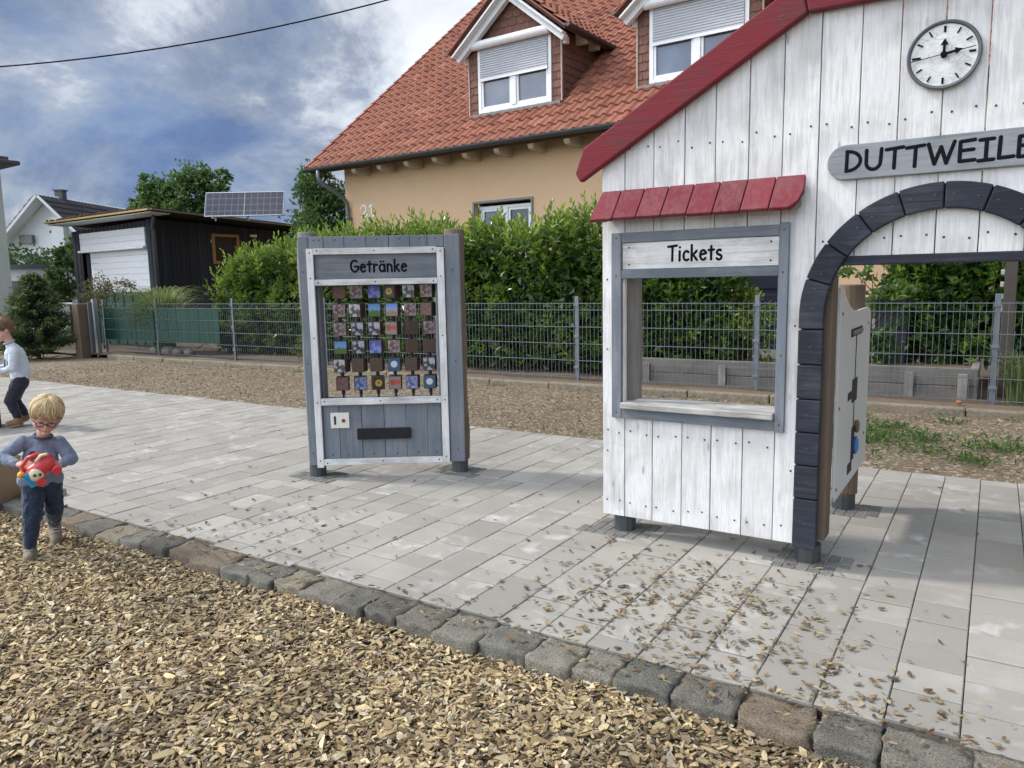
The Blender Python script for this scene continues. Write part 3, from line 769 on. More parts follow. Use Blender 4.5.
g = MB(); g.bar((0, 0, -.05), (-.1, .02, 1.28), .09, .09, hint=(0, 1, 0)); g.build('post', M['steel'], sp, bevel=.005)
rb = thing('barrier_bar', 'red and white striped barrier bar across the garden gate', 'bar', (-17.6, 8.92, 1.21))
g = MB(); g.bar((-.75, 0, 0), (-.02, 0, 0), .035, .035, 0); g.bar((-.0199, .0, 0), (.51, .02, 0), .034, .034, 1)
g.build('bar', [simple('red bar', (.45, .03, .02), .5), M['white_trim']], rb)
# stones behind the fence foot
for i, (x, y, s) in enumerate([(-15.9, 10.05, .16), (-15.5, 10.1, .2), (-15.1, 10.05, .15), (-14.75, 10.08, .13)]):
    g = MB(); g.ell((0, 0, 0), (s, s * .7, s * .55), 8, 6)
    o = g.build('field_stone', M['concrete'], smooth=False, bevel=.01); o.location = (x, y, .12)
    tag(o, ['leftmost rough grey block behind the foot of the green screened fence', 'largest rough grey block behind the foot of the green screened fence', 'third rough grey block from the left behind the green screened fence foot', 'smallest rightmost grey block behind the foot of the green screened fence'][i], 'stone', 'grey blocks at the fence foot')
g = MB(); g.ell((0, 0, 0), (.035, .03, .022), 8, 6); o = g.build('brick_piece', simple('terracotta bit', (.30, .12, .07), .9), bevel=.004)
o.location = (-.28, 9.5, .10); tag(o, 'small orange brick fragment on the soil beside a fence post', 'brick piece')

# raised sleeper beds
def bed_box(name, label, x0, x1, y, H):
    r = thing(name, label, 'planter', ((x0 + x1) / 2, y, 0)); hx = (x1 - x0) / 2
    k = 0; z = .0
    while z < H - .02:
        h = (H) / 2; g = MB(); j = random.uniform(-.01, .01)
        g.box(-hx, hx, j, .08 + j, z + .003, z + h - .003); g.build('sleeper', M['grey_bare_h'], r, bevel=.008); z += h
    for xx in (-hx + .25, hx * .15, hx - .15):
        g = MB(); g.box(xx - .05, xx + .05, -.05, -.0101, -.05, H - .06); g.build('stake', M['grey_bare'], r, bevel=.005)
    for xx in (-hx, hx - .08):
        g = MB(); g.box(xx, xx + .08, .0901, 1.1, .003, H - .003); g.build('end_board', M['grey_bare'], r, bevel=.006)
    g = MB(); g.box(-hx + .081, hx - .081, .0901, 1.1, 0, H - .06); g.build('soil', M['soil'], r)
bed_box('raised_bed', 'weathered grey timber raised bed seen through the ticket window', -4.35, -2.05, 9.98, .40)
bed_box('raised_bed', 'weathered grey timber raised bed seen through the arch under the laurel', -1.75, -.12, 9.98, .42)
# dark planter box and post in the arch view
dp = thing('garden_bin', 'dark upright rectangular bin standing behind the fence in the arch view', 'bin', (-1.12, 11.0, .3))
g = MB(); g.prism([(-.17, 0), (.17, 0), (.20, .84), (-.20, .84)], -.17, .17, 'y'); g.build('bin_body', M['plank_dark'] if False else simple('dark bin plastic', (.015, .017, .02), .5), dp, bevel=.01)
g = MB(); g.box(-.22, .22, -.2, .2, .842, .90); g.build('lid', simple('dark lid', (.02, .022, .025), .5), dp, bevel=.01)
pp = thing('timber_post', 'tall dark timber post with pale blocks up its side behind the mesh fence', 'post', (.13, 10.4, 0))
g = MB(); g.box(-.06, .06, -.05, .05, -.1, 2.8); g.build('post', simple('dark old timber', (.06, .05, .042), .9, .3), pp, bevel=.006)
g = MB()
for k in range(12): g.box(-.10, -.061, -.03, .03, 1.05 + k * .14, 1.11 + k * .14)
g.build('block', M['concrete'], pp, bevel=.006)

# ================================================================== GARAGE
ux = Vector((.99791, -.06456, 0)); ga = math.atan2(ux.y, ux.x)
gr = thing('garage', 'dark flat roofed garage with two white roller shutters and yellow edged roof', 'garage', (-17.87, 11.45, 0), ga)
# local: x along front (0 = right corner, negative left), y back
def plank_wall(name, segs, parent, m, colr, pitch=.14, var=.25):
    g = MB()
    for (p, q, z0, zt0, zt1, nrm) in segs:
        p, q = Vector(p), Vector(q); L = (q - p).length; d = (q - p) / L; n_ = max(1, round(L / pitch)); nv = Vector(nrm)
        for k in range(n_):
            a = p + d * (L * k / n_ + .004); b = p + d * (L * (k + 1) / n_ - .004)
            ta = zt0 + (zt1 - zt0) * k / n_; tb = zt0 + (zt1 - zt0) * (k + 1) / n_
            off = nv * (.012 if k % 2 else 0); kk = random.uniform(1 - var, 1 + var)
            v = [Vector((a.x, a.y, z0)) + off, Vector((b.x, b.y, z0)) + off, Vector((b.x, b.y, tb)) + off, Vector((a.x, a.y, ta)) + off]
            v += [w_ - nv * .03 - off for w_ in v]
            g.add(v, [(0, 1, 2, 3), (7, 6, 5, 4), (0, 4, 5, 1), (1, 5, 6, 2), (2, 6, 7, 3), (3, 7, 4, 0)], 0, tuple(c * kk for c in colr))
    return g.build(name, m, parent)
dk = (.028, .032, .040)
plank_wall('front_wall', [((-5.5, .55, 0), (-4.95, .55, 0), 0, 3.2, 3.22, (0, -1, 0)), ((-1.3, .55, 0), (-.85, .55, 0), 0, 3.3, 3.32, (0, -1, 0)),
                          ((-4.95, .60, 0), (-1.3, .60, 0), 3.13, 3.22, 3.3, (0, -1, 0)), ((-4.95, .66, 0), (-4.58, .66, 0), 0, 2.6, 2.6, (0, -1, 0)), ((-1.38, .70, 0), (-1.28, .70, 0), 0, 2.6, 2.6, (0, -1, 0))], gr, M['plank_dark'], dk, .11)
o = plank_wall('side_wall', [((-.85, .55, 0), (-.85, 2.15, 0), 0, 3.3, 3.24, (1, 0, 0)), ((-.85, 2.15, 0), (-.85, 3.05, 0), 0, 2.15, 2.15, (1, 0, 0)),
                         ((-.85, 2.15, 0), (-.85, 3.05, 0), 2.98, 3.23, 3.2, (1, 0, 0)), ((-.85, 3.05, 0), (-.85, 7.0, 0), 0, 3.2, 3.03, (1, 0, 0))], gr, M['plank_dark'], (.021, .025, .034), .13)
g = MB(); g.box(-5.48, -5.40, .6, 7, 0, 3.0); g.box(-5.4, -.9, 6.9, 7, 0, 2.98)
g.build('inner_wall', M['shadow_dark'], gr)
def shut(name, x0, x1, y, z0, z1, lab):
    g = MB(); z = z0; n_ = round((z1 - z0) / .175)
    for k in range(n_):
        a = z0 + (z1 - z0) * k / n_; b = z0 + (z1 - z0) * (k + 1) / n_
        g.prism([(y + .012, a + .001), (y, a + .012), (y, b - .012), (y + .012, b - .001), (y + .04, b - .001), (y + .04, a + .001)], x0, x1, 'x')
    o = g.build(name, M['white_trim'], gr); return o
shut('shutter', -4.95, -1.32, .52, 2.63, 3.12, '')
shut('shutter', -4.60, -1.36, .62, .02, 2.58, '')
g = MB(); g.box(-4.97, -1.31, .44, .60, 2.56, 2.625); g.build('shutter_rail', M['white_trim'], gr, bevel=.02)
g = MB(); g.prism([(-.0, 3.42), (7.1, 3.06), (7.1, 3.16), (0, 3.50)], -5.75, .02, 'x')
g.build('roof', M['shadow_dark'], gr)
g = MB(); g.bar((-5.75, -.022, 3.45), (.02, -.022, 3.45), .04, .12, 0, hint=(0, 1, 0)); g.bar((.042, -.02, 3.45), (.042, 7.1, 3.10), .04, .13, 1, hint=(1, 0, 0))
g.build('fascia', [simple('yellow wood edge', (.42, .27, .09), .8, .35, 10), simple('mossy brown edge', (.16, .13, .085), .9, .4, 12)], gr)
g = MB(); g.prism([(.0, 3.40), (.52, 3.375), (.52, 3.36), (.0, 3.385)], -5.72, .0, 'x'); g.build('soffit', M['white_trim'], gr)
# gravel and moss on the roof edge
g = MB()
for k in range(150):
    t = random.random(); g.ell((-5.75 + 5.75 * t, random.uniform(.0, .2), 3.52), random.uniform(.02, .05), 5, 4)
g.build('roof_moss', simple('roof moss', (.09, .07, .03), .95, .5, 8), gr)
g = MB()
for a in ((2.17, 2.25, 2.15, 2.98), (2.95, 3.03, 2.15, 2.98), (2.25, 2.95, 2.90, 2.98), (2.25, 2.95, 2.15, 2.23)):
    g.box(-.86, -.80, a[0], a[1], a[2] + .001, a[3] - .001)
wf = g.build('window', simple('amber window frame', (.30, .17, .06), .7), gr, bevel=.004)
g = MB(); g.box(-.90, -.87, 2.2, 3.0, 2.18, 2.95); g.build('pane', simple('dull dark pane', (.018, .018, .02), .5, .3, bump=0, spec=.25), wf)
g = MB(); g.box(-.835, -.78, 3.4, 3.62, 2.93, 3.0); g.build('wall_lamp', M['white_trim'], gr, bevel=.01)
g = MB(); g.tube([(-.80, .50, 0), (-.80, .50, 3.0), (-.80, .46, 3.05), (-.72, .46, 3.2), (-.6, .4, 3.36)], .045, 10); g.build('downpipe', M['gutter'], gr, smooth=True)

# solar panels on the garage roof
spn = thing('solar_array', 'pair of tilted solar panels on a frame standing on the garage roof', 'solar panel', (-15.73, 12.55, 3.2), math.atan2(1.03, 1.62))
solm, snt, sb = newmat('solar cells'); q = N(snt); o_ = q.obj()
bx_ = q.n('ShaderNodeTexBrick', {'Vector': q.n('ShaderNodeMapping', {'Vector': o_, 'Rotation': (math.pi / 2, 0, 0)}).outputs[0], 'Color1': (.022, .019, .04, 1), 'Color2': (.028, .024, .05, 1), 'Mortar': (.17, .17, .2, 1), 'Scale': 1.0, 'Mortar Size': .006, 'Brick Width': .158, 'Row Height': .155}, offset=0.)
q.link(bx_.outputs['Color'], sb.inputs['Base Color']); sb.inputs['Roughness'].default_value = .12
tl = R_(20)
for sx in (-.965, .005):
    Mx = Matrix.Rotation(-tl, 4, 'X')
    g = MB(); g.box(sx, sx + .955, -.012, .012, .04, .64, 0, M=Mx)
    g.box(sx - .0, sx + .955, -.02, .02, .02, .0399, 1, M=Mx); g.box(sx, sx + .955, -.02, .02, .6401, .66, 1, M=Mx)
    g.box(sx - .012, sx - .0001, -.02, .02, .02, .66, 1, M=Mx); g.box(sx + .9551, sx + .967, -.02, .02, .02, .66, 1, M=Mx)
    g.build('panel', [solm, M['steel']], spn)
for xx in (-.8, 0.02, .8):
    g = MB(); g.bar((xx, .26, -.06), (xx, .24, .55), .03, .03, hint=(0, 1, 0)); g.bar((xx, .03, .0), (xx, .3, -.02), .03, .03); g.build('leg', M['steel'], spn)

# ================================================================== PALE BUILDING AND SHED AT LEFT
lb = thing('pale_building', 'pale green rendered building at the left picture edge with dark flat roof', 'building', (-24.0, 10.9, 0), R_(-3))
g = MB(); g.box(-5, 0, -2.4, 0, -.1, 4.98); g.build('wall', M['pale_wall'], lb)
g = MB(); g.box(-5.3, .62, -2.9, .30, 5.0, 5.12); g.box(-5.2, .40, -2.6, .10, 5.121, 5.24); g.build('roof', M['gutter'], lb, bevel=.03)
g = MB(); g.box(-1.5, -.5, -2.43, -2.401, 1.8, 3.0); g.build('window', M['glass_dark'], lb)
sh = thing('low_shed', 'low white shed with dark flat roof edge and small dark openings behind the conifer', 'shed', (-28.4, 13.95, 0), math.atan2(1.15, 1.8))
g = MB(); g.box(-2.4, 2.2, 0, 2.5, -.1, 2.28); g.build('wall', M['white_wall'], sh)
g = MB(); g.box(-2.6, 2.4, -.15, 2.7, 2.281, 2.42); g.build('roof', M['gutter'], sh)
for a, b in ((-.4, .15), (.25, .85), (-1.6, -.9)):
    g = MB(); g.box(a, b, -.03, -.001, 1.35, 1.85); g.box(a - .05, b + .05, -.05, -.031, 1.28, 1.345, 1); g.build('window', [M['glass_dark'], M['white_trim']], sh)
g = MB(); g.box(.17, .22, -.07, -.02, 1.0, 2.2); g.build('downpipe', M['gutter'], sh)

# ================================================================== WHITE HOUSE FAR LEFT
wh = thing('white_house', 'distant white house with dark tiled gable roof and small chimney', 'house', (-43.6, 22.0, 0), R_(30))
# gable faces local -y; ridge runs along +y
Wd, He, Hr, Ln = 3.1, 3.4, 6.6, 14.
g = MB(); g.prism([(-Wd, -.1), (Wd, -.1), (Wd, He), (0, Hr - .25), (-Wd, He)], 0, Ln, 'y'); g.build('wall', M['white_wall'], wh)
M['slate_tile'] = simple('slate brown tile', (.055, .045, .055), .7, .3, 3)
def tiles(name, O, U, Vv, W, L, parent, cols, pw=.215, ph=.34, amp=.022, step=.046, mat=None, samp=6, dark=0):
    """pantile sheet: O origin at the eave, U along the eave, Vv up the slope"""
    O, U, Vv = Vector(O), Vector(U).normalized(), Vector(Vv).normalized(); Nn = U.cross(Vv)
    if Nn.z < 0: Nn = -Nn
    nc = int(W / pw); nr = int(L / ph)
    prof = [(0, .0), (.10, .55), (.26, 1.), (.45, .75), (.62, .12), (.80, -.12), (1., 0.)][:samp + 1]
    V = []; F = []; Cc = []
    Oa, Ua, Va, Na = (np.array(x) for x in (O, U, Vv, Nn))
    for r in range(nr):
        for c in range(nc):
            k = len(V); jt = random.uniform(-.004, .004)
            cl = random.choice(cols) if random.random() < .25 else cols[0]; kk = random.uniform(.88, 1.08); cl = tuple(x * kk for x in cl)
            for (vv, hh) in ((r * ph - .025, step - .012), (r * ph - .024, step), ((r + 1) * ph, .008)):
                for (t, h) in prof:
                    lo = vv == r * ph - .025
                    V.append(Oa + Ua * ((c + t) * pw) + Va * (vv + jt) + Na * ((h * amp + hh) if not lo else h * amp * .6 + .004)); Cc.append(cl)
            S = len(prof)
            for j in range(2):
                for i in range(S - 1):
                    a = k + j * S + i; F.append((a, a + 1, a + S + 1, a + S))
    return npmesh(name, np.array(V), F, mat or M['tile'], parent, col=np.array(Cc), smooth=False)
sl = Vector((Wd + .5, 0, Hr - He + .35)).normalized()
for sg in (1, -1):
    e0 = Vector((sg * (Wd + .55), -.9, He - .50)); up_ = Vector((-sg * (Wd + .55), 0, Hr - He + .52)); Ls = up_.length
    g = MB(); n_ = up_.normalized().cross(Vector((0, 1, 0))); n_ = n_ if n_.z > 0 else -n_
    g.add([e0, e0 + Vector((0, Ln + 1.8, 0)), e0 + Vector((0, Ln + 1.8, 0)) + up_, e0 + up_] + [p - n_ * .14 for p in (e0, e0 + Vector((0, Ln + 1.8, 0)), e0 + Vector((0, Ln + 1.8, 0)) + up_, e0 + up_)],
          [(0, 1, 2, 3), (7, 6, 5, 4), (0, 4, 5, 1), (1, 5, 6, 2), (2, 6, 7, 3), (3, 7, 4, 0)])
    rf = g.build('roof', M['white_trim'], wh)
    tiles('roof_tiles', e0 + n_ * .01, (0, 1, 0), up_, Ln + 1.8, Ls, rf, [(.05, .042, .05), (.07, .058, .066)], .34, .42, .03, samp=6)
g = MB(); g.box(-.22, .22, 1.0, 1.4, 5.8, 6.95, 0); g.box(-.28, .28, .94, 1.46, 6.951, 7.02, 0); g.build('chimney', simple('chimney slate', (.10, .10, .11), .8), wh)
for a, b, c_, d_ in ((-1.5, -.8, 2.4, 3.5), (.7, 1.4, 2.4, 3.5)):
    g = MB(); g.box(a, b, -.05, -.001, c_, d_); g.build('window', M['glass_dark'], wh)
g = MB(); g.box(-1.6, -.9, -.28, -.001, 4.05, 4.5, 0); g.build('wall_unit', M['grey_pipe'], wh)
g = MB(); g.box(.35, .95, -.35, -.001, 0, 5.4, 0); g.build('chimney_breast', M['white_wall'], wh)

# ================================================================== ORANGE HOUSE
ha = math.atan2(-.04199, .99912)
hs = thing('orange_house', 'orange rendered house with red clay tile roof and two dormers', 'house', (-13.49, 12.62, 0), ha)
EZ = 4.1; P_ = R_(38.5); tp = math.tan(P_); HW = 21.; X0 = .55
g = MB()
# front wall with openings for the windows: strips
wy = .6
def wall_strips(g, x0, x1, z0, z1, holes, y0, y1):
    xs = sorted({x0, x1, *[h[0] for h in holes], *[h[1] for h in holes]})
    for a, b in zip(xs[:-1], xs[1:]):
        hh = sorted([(h[2], h[3]) for h in holes if h[0] <= a and h[1] >= b]); z = z0
        for (u, t) in hh:
            if u > z: g.box(a, b, y0, y1, z, u, 0)
            z = t
        if z < z1: g.box(a, b, y0, y1, z, z1, 0)
holes = [(4.33, 5.72, 1.95, 3.09), (9.85, 10.75, .3, 2.4)]
wall_strips(g, X0, HW - .5, 1.16, EZ + .42, [(4.33, 5.72, 1.95, 3.09), (9.85, 10.75, 1.16, 2.4)], wy, wy + .3)
g.prism([(wy + .3, -.1), (wy + 9.8, -.1), (wy + 9.8, EZ + .5), (wy + 5.2, EZ + 4.2), (wy + .3, EZ + .55)], X0, X0 + .3, 'x')
g.prism([(wy + .3, -.1), (wy + 9.8, -.1), (wy + 9.8, EZ + .5), (wy + 5.2, EZ + 4.2), (wy + .3, EZ + .55)], HW - .8, HW - .5, 'x')
g.box(X0 + .3, HW - .8, wy + 9.5, wy + 9.8, -.1, EZ + .4)
g.build('wall', M['orange'], hs)
g = MB(); wall_strips(g, X0 - .02, HW - .48, -.1, 1.157, [(9.85, 10.75, .3, 1.157)], wy - .025, wy + .3); g.build('plinth', M['concrete'], hs)
g = MB(); g.box(X0 + .3, HW - .8, 3.5, 3.55, 0, 4); g.build('inner_wall', M['shadow_dark'], hs)
def window(parent, x0, x1, z0, z1, y, shut_z=None, name='window', split=.5, gl='glass', ow=.06):
    fr_ = MB(); w_ = ow; d0, d1 = y, y + .07
    fr_.box(x0, x0 + w_, d0, d1, z0, z1); fr_.box(x1 - w_, x1, d0, d1, z0, z1)
    fr_.box(x0 + w_, x1 - w_, d0, d1, z0, z0 + w_); fr_.box(x0 + w_, x1 - w_, d0, d1, z1 - w_, z1)
    xm = x0 + (x1 - x0) * split
    fr_.box(xm - .06, xm + .06, d0 - .012, d1, z0 + w_, z1 - w_)
    for a, b in ((x0 + w_, xm - .06), (xm + .06, x1 - w_)):
        s_ = .05
        fr_.box(a, a + s_, d0 + .012, d1 + .02, z0 + w_, z1 - w_); fr_.box(b - s_, b, d0 + .012, d1 + .02, z0 + w_, z1 - w_)
        fr_.box(a + s_, b - s_, d0 + .012, d1 + .02, z0 + w_, z0 + w_ + s_); fr_.box(a + s_, b - s_, d0 + .012, d1 + .02, z1 - w_ - s_, z1 - w_)
    o = fr_.build(name, M['white_plastic'], parent, bevel=.004)
    for i, (a, b) in enumerate(((x0 + w_ + .05, xm - .11), (xm + .11, x1 - w_ - .05))):
        g = MB(); g.box(a, b, d0 + .045, d0 + .055, z0 + w_ + .05, z1 - w_ - .05)
        g.build('pane', M['glass_dark'] if (gl == 'mixed' and i == 1) else M['glass'], o)
    return o
window(hs, 4.37, 5.68, 1.97, 3.03, wy + .10, gl='mixed')
g = MB(); g.box(4.33, 5.72, wy - .03, wy - .001, 3.09, 3.13); g.box(4.29, 4.329, wy - .03, wy - .001, 1.95, 3.13); g.box(5.721, 5.76, wy - .03, wy - .001, 1.95, 3.13); g.build('window_trim', M['grey_pipe'], hs)
g = MB(); g.box(9.87, 10.73, wy + .08, wy + .14, .3, 2.38); g.box(9.95, 10.65, wy + .06, wy + .0799, .5, 1.2); g.box(9.95, 10.65, wy + .06, wy + .0799, 1.3, 2.2)
dr = g.build('door', simple('navy door', (.012, .016, .035), .45), hs, bevel=.004)
g = MB(); g.tube([(10.62, wy + .03, 1.25), (10.62, wy + .03, 1.45)], .012, 8); g.build('handle', M['steel'], dr)
# main roof
Ru = Vector((0, math.cos(P_), math.sin(P_)))
tcols = [(.285, .112, .072), (.29, .105, .065), (.36, .15, .095), (.25, .09, .06), (.31, .125, .08), (.20, .08, .058)]
tiles('roof_tiles', (0, .02, EZ + .02), (1, 0, 0), Ru, HW, 9.0, hs, tcols, .225, .36, .046)
g = MB(); L = 9.0; top = Ru * L
nr_ = Vector((0, -math.sin(P_), math.cos(P_)))
def slab(g, O, A, B, th, nrm, m=0):
    O, A, B, nrm = Vector(O), Vector(A), Vector(B), Vector(nrm)
    p = [O, O + A, O + A + B, O + B]
    g.add(p + [q_ - nrm * th for q_ in p], [(0, 1, 2, 3), (7, 6, 5, 4), (0, 4, 5, 1), (1, 5, 6, 2), (2, 6, 7, 3), (3, 7, 4, 0)], m)
slab(g, (0.01, 0.03, EZ + .005), (HW, 0, 0), top, .10, nr_, 0)
slab(g, (0.01, top.y * 2 + .03, EZ + .005), (HW, 0, 0), Vector((0, -top.y, top.z)), .10, Vector((0, math.sin(P_), math.cos(P_))), 0)
g.build('roof', simple('roof underlay brown', (.10, .055, .04), .9), hs)
# left verge tiles
g = MB()
for k in range(25):
    a = Vector((-.02, .0, EZ + .03)) + Ru * (k * .36 - .03); b = a + Ru * .39
    g.bar(a + nr_ * .035, b + nr_ * .012, .10, .085, 0, hint=(1, 0, 0))
g.build('verge', simple('verge tile', (.26, .085, .055), .8, .3, 5), hs)
# gutter, soffit, rafters, downpipe
def half_gutter(p, q_, r, parent, name='gutter'):
    p, q_ = Vector(p), Vector(q_); x, y, d = frame_z(q_ - p, (0, 0, 1)); g = MB(); v = []
    for b in (p, q_):
        for rr in (r, r - .012):
            for k in range(9):
                a = math.pi * k / 8; v.append(b + x * rr * math.cos(a) - Vector((0, 0, 1)) * rr * math.sin(a))
    f = []
    for k in range(8): f += [(k, k + 1, 18 + k + 1, 18 + k), (9 + k + 1, 9 + k, 27 + k, 27 + k + 1)]
    f += [(0, 18, 27, 9), (8, 17, 35, 26), tuple(range(0, 9)), tuple(range(26, 17, -1))]
    g.add(v, f); g.bar(p + x * r, q_ + x * r, .022, .022); return g.build(name, M['gutter'], parent, smooth=False)
half_gutter((-.06, -.07, EZ + .03), (HW, -.07, EZ + .03), .075, hs)
for k in range(16):
    xx = 1.35 + k * .78
    g = MB(); g.prism([(.10, EZ - .10), (.14, EZ - .15), (.20, EZ - .17), (wy, EZ - .17), (wy, EZ + wy * tp - .14), (.10, EZ - .06)], xx - .06, xx + .06, 'x')
    g.build('rafter_end', simple('cream rafter', (.52, .44, .33), .8) if k == 0 else bpy.data.materials['cream rafter'], hs, bevel=.008)
g = MB(); g.tube([(.42, -.07, EZ - .03), (.42, -.07, EZ - .20), (.44, -.02, EZ - .30), (.66, .42, EZ - .62), (.70, wy - .1, EZ - .74), (.70, wy - .09, EZ - .9), (.70, wy - .09, 0)], .05, 12)
for zz in (1.4, 3.0): g.tube([(.70, wy - .09, zz), (.70, wy - .09, zz + .04)], .062, 12)
g.build('downpipe', M['grey_pipe'], hs, smooth=True)

# dormers
def dormer(x0, yb, parent):
    W_ = 2.22; x1 = x0 + W_; zb = EZ + yb * tp; zt = EZ + 2.10; xm = (x0 + x1) / 2; yf = yb
    zr = zt + (W_ / 2 + .24) * tp                      # ridge
    lx0, lx1 = x0 + .24, x0 + 2.0
    ybk = (zt - EZ) / tp + .3
    sc = [(.17, .088, .062), (.185, .095, .068), (.155, .08, .058), (.175, .088, .066)]
    core = MB()
    core.box(x0 + .02, lx0 - .001, yf + .02, yf + .12, zb + .02, zt); core.box(lx1 + .001, x1 - .02, yf + .02, yf + .12, zb + .02, zt)
    core.prism([(x0 + .02, zt + .001), (x1 - .02, zt + .001), (xm, zt + (W_ / 2) * tp)], yf + .02, yf + .12, 'y')
    for xa, xb in ((x0 + .02, x0 + .12), (x1 - .12, x1 - .02)):
        core.prism([(yf + .121, zb), (ybk, zt - .02), (ybk, zt), (yf + .121, zt)], xa, xb, 'x')
    dw = core.build('dormer', bpy.data.materials['roof underlay brown'], parent)
    # cladding shingles as overlapping small tiles
    s = MB()
    def shing(P0, U, Z1, W, z0, row=.15, col=.2, clip=None, nrm=None):
        nr2 = int((Z1 - z0) / row) + 1
        for r in range(nr2):
            off = (r % 2) * col / 2; u = -off
            while u < W:
                a, b = max(u, 0) + .003, min(u + col, W) - .003; z_a = z0 + r * row; z_b = min(z_a + row + .01, Z1); u += col
                if b - a < .02 or z_b - z_a < .02: continue
                poly = [(a, z_a + .025), (a + .03 if b - a > .1 else a, z_a), (b - .03 if b - a > .1 else b, z_a), (b, z_a + .025), (b, z_b), (a, z_b)]
                if clip: poly = [(uu, min(zz, clip(uu))) for uu, zz in poly]
                if max(zz for _, zz in poly) - min(zz for _, zz in poly) < .02: continue
                if clip and min(clip(a), clip(b)) < z_a + .03: 
                    if max(clip(a), clip(b)) < z_a + .05: continue
                    poly = [(uu, max(zz, z_a - .0)) for uu, zz in poly]
                k = random.choice(sc); U_ = Vector(U); N_ = Vector(nrm)
                v = [Vector(P0) + U_ * uu + Vector((0, 0, zz)) + N_ * (.022 if zz < z_a + .03 else .008) for uu, zz in poly]
                s.add(v, [tuple(range(len(v)))] if True else [], 0, k)
    shing((x0, yf + .02, 0), (1, 0, 0), zt, .235, zb + .02, nrm=(0, -1, 0)); shing((lx1 + .005, yf + .02, 0), (1, 0, 0), zt, x1 - lx1 - .005, zb + .02, nrm=(0, -1, 0))
    shing((x0, yf + .02, 0), (1, 0, 0), zr, W_, zt, clip=lambda u: zt + min(u, W_ - u) * tp + .05, nrm=(0, -1, 0))
    for xs_, sg in ((x1 - .02, 1), (x0 + .02, -1)):
        shing((xs_, yf, 0), (0, 1, 0), zt + .02, ybk - yf, zb, clip=None, nrm=(sg, 0, 0))
    s.build('cladding', M['shingle'], dw)
    # corner trims
    g = MB()
    for xx in (x0 - .015, x1 - .01): g.box(xx, xx + .025, yf - .012, yf + .03, zb, zt)
    g.build('corner_trim', simple('pale corner strip', (.42, .33, .28), .6) if 'pale corner strip' not in bpy.data.materials else bpy.data.materials['pale corner strip'], dw)
    window(dw, lx0, lx1, zb + .07, zt - .02, yf - .02, ow=.075)
    g = MB(); g.box(lx0 + .075, lx1 - .075, yf - .045, yf - .034, zb + .74, zt - .03); sh_ = g.build('roller_shutter', M['shutter'], dw)
    g = MB(); g.box(lx0 + .07, lx1 - .07, yf - .055, yf - .033, zb + .69, zb + .739); g.build('shutter_rail', M['white_plastic'], sh_) if False else g.build('shutter_rail', M['white_plastic'], dw)
    g = MB(); g.tube([(lx0 - .06, yf - .10, zt + .04), (lx1 + .02, yf - .10, zt + .04)], .085, 16); g.build('shutter_box', M['white_plastic'], dw, smooth=False)
    g = MB(); g.prism([(yf - .10, zb + .045), (yf + .02, zb + .069), (yf + .02, zb - .02), (yf - .10, zb - .01)], x0 + .05, x1 + .02, 'x'); g.build('sill', M['grey_pipe'], dw)
    # roof
    yo = yf - .26; yr = (zr - EZ) / tp
    for sg in (-1, 1):
        ex = xm + sg * (W_ / 2 + .27); ez = zt - .03; upv = Vector((-sg * (W_ / 2 + .27), 0, (W_ / 2 + .27) * tp)); n_ = Vector((sg * math.sin(P_), 0, math.cos(P_)))
        g = MB(); slab(g, (ex, yo, ez), (0, yr - yo, 0), upv, .07, n_); rr = g.build('dormer_roof', bpy.data.materials['roof underlay brown'], dw)
        O = Vector((ex, yo - .03, ez)) + n_ * .012
        tiles('roof_tiles', O, (0, 1, 0), upv, yr - yo + .1, upv.length, rr if False else dw, tcols, .225, .36, .046)
        half_gutter((ex + sg * .05, yo - .05, ez + .02), (ex + sg * .05, (zt - EZ) / tp + .05, ez + .02), .06, dw)
        g = MB()       # white barge board in two layers
        a = Vector((ex, yo + .02, ez - .04)); b = Vector((xm, yo + .02, ez - .04 + upv.z))
        g.bar(a - n_ * .10, b - n_ * .10, .04, .15, hint=(0, 1, 0)); g.bar(a + Vector((0, .11, 0)) - n_ * .17, b + Vector((0, .11, 0)) - n_ * .17, .12, .12, hint=(0, 1, 0))
        g.bar(a + Vector((-sg * .2, .25, -.12)), Vector((ex - sg * .2, yf + .1, ez - .16)), .10, .12); g.build('barge_board', M['white_trim'], dw, bevel=.008)
        g = MB(); g.bar(a + n_ * .02 + Vector((0, -.045, 0)), b + n_ * .02 + Vector((0, -.045, 0)), .025, .10, hint=(0, 1, 0)); g.build('verge', bpy.data.materials['verge tile'], dw)
        for yy in (1.5, 2.0):
            g = MB(); g.prism([(x0 + W_ / 2 + sg * (W_ / 2), ez - .12), (ex - sg * .05, ez - .12), (ex - sg * .05, ez - .05), (x0 + W_ / 2 + sg * (W_ / 2), ez + .1)], yy, yy + .09, 'y'); g.build('rafter_end', bpy.data.materials['cream rafter'], dw)
dormer(4.0, .95, hs); dormer(7.80, .95, hs)

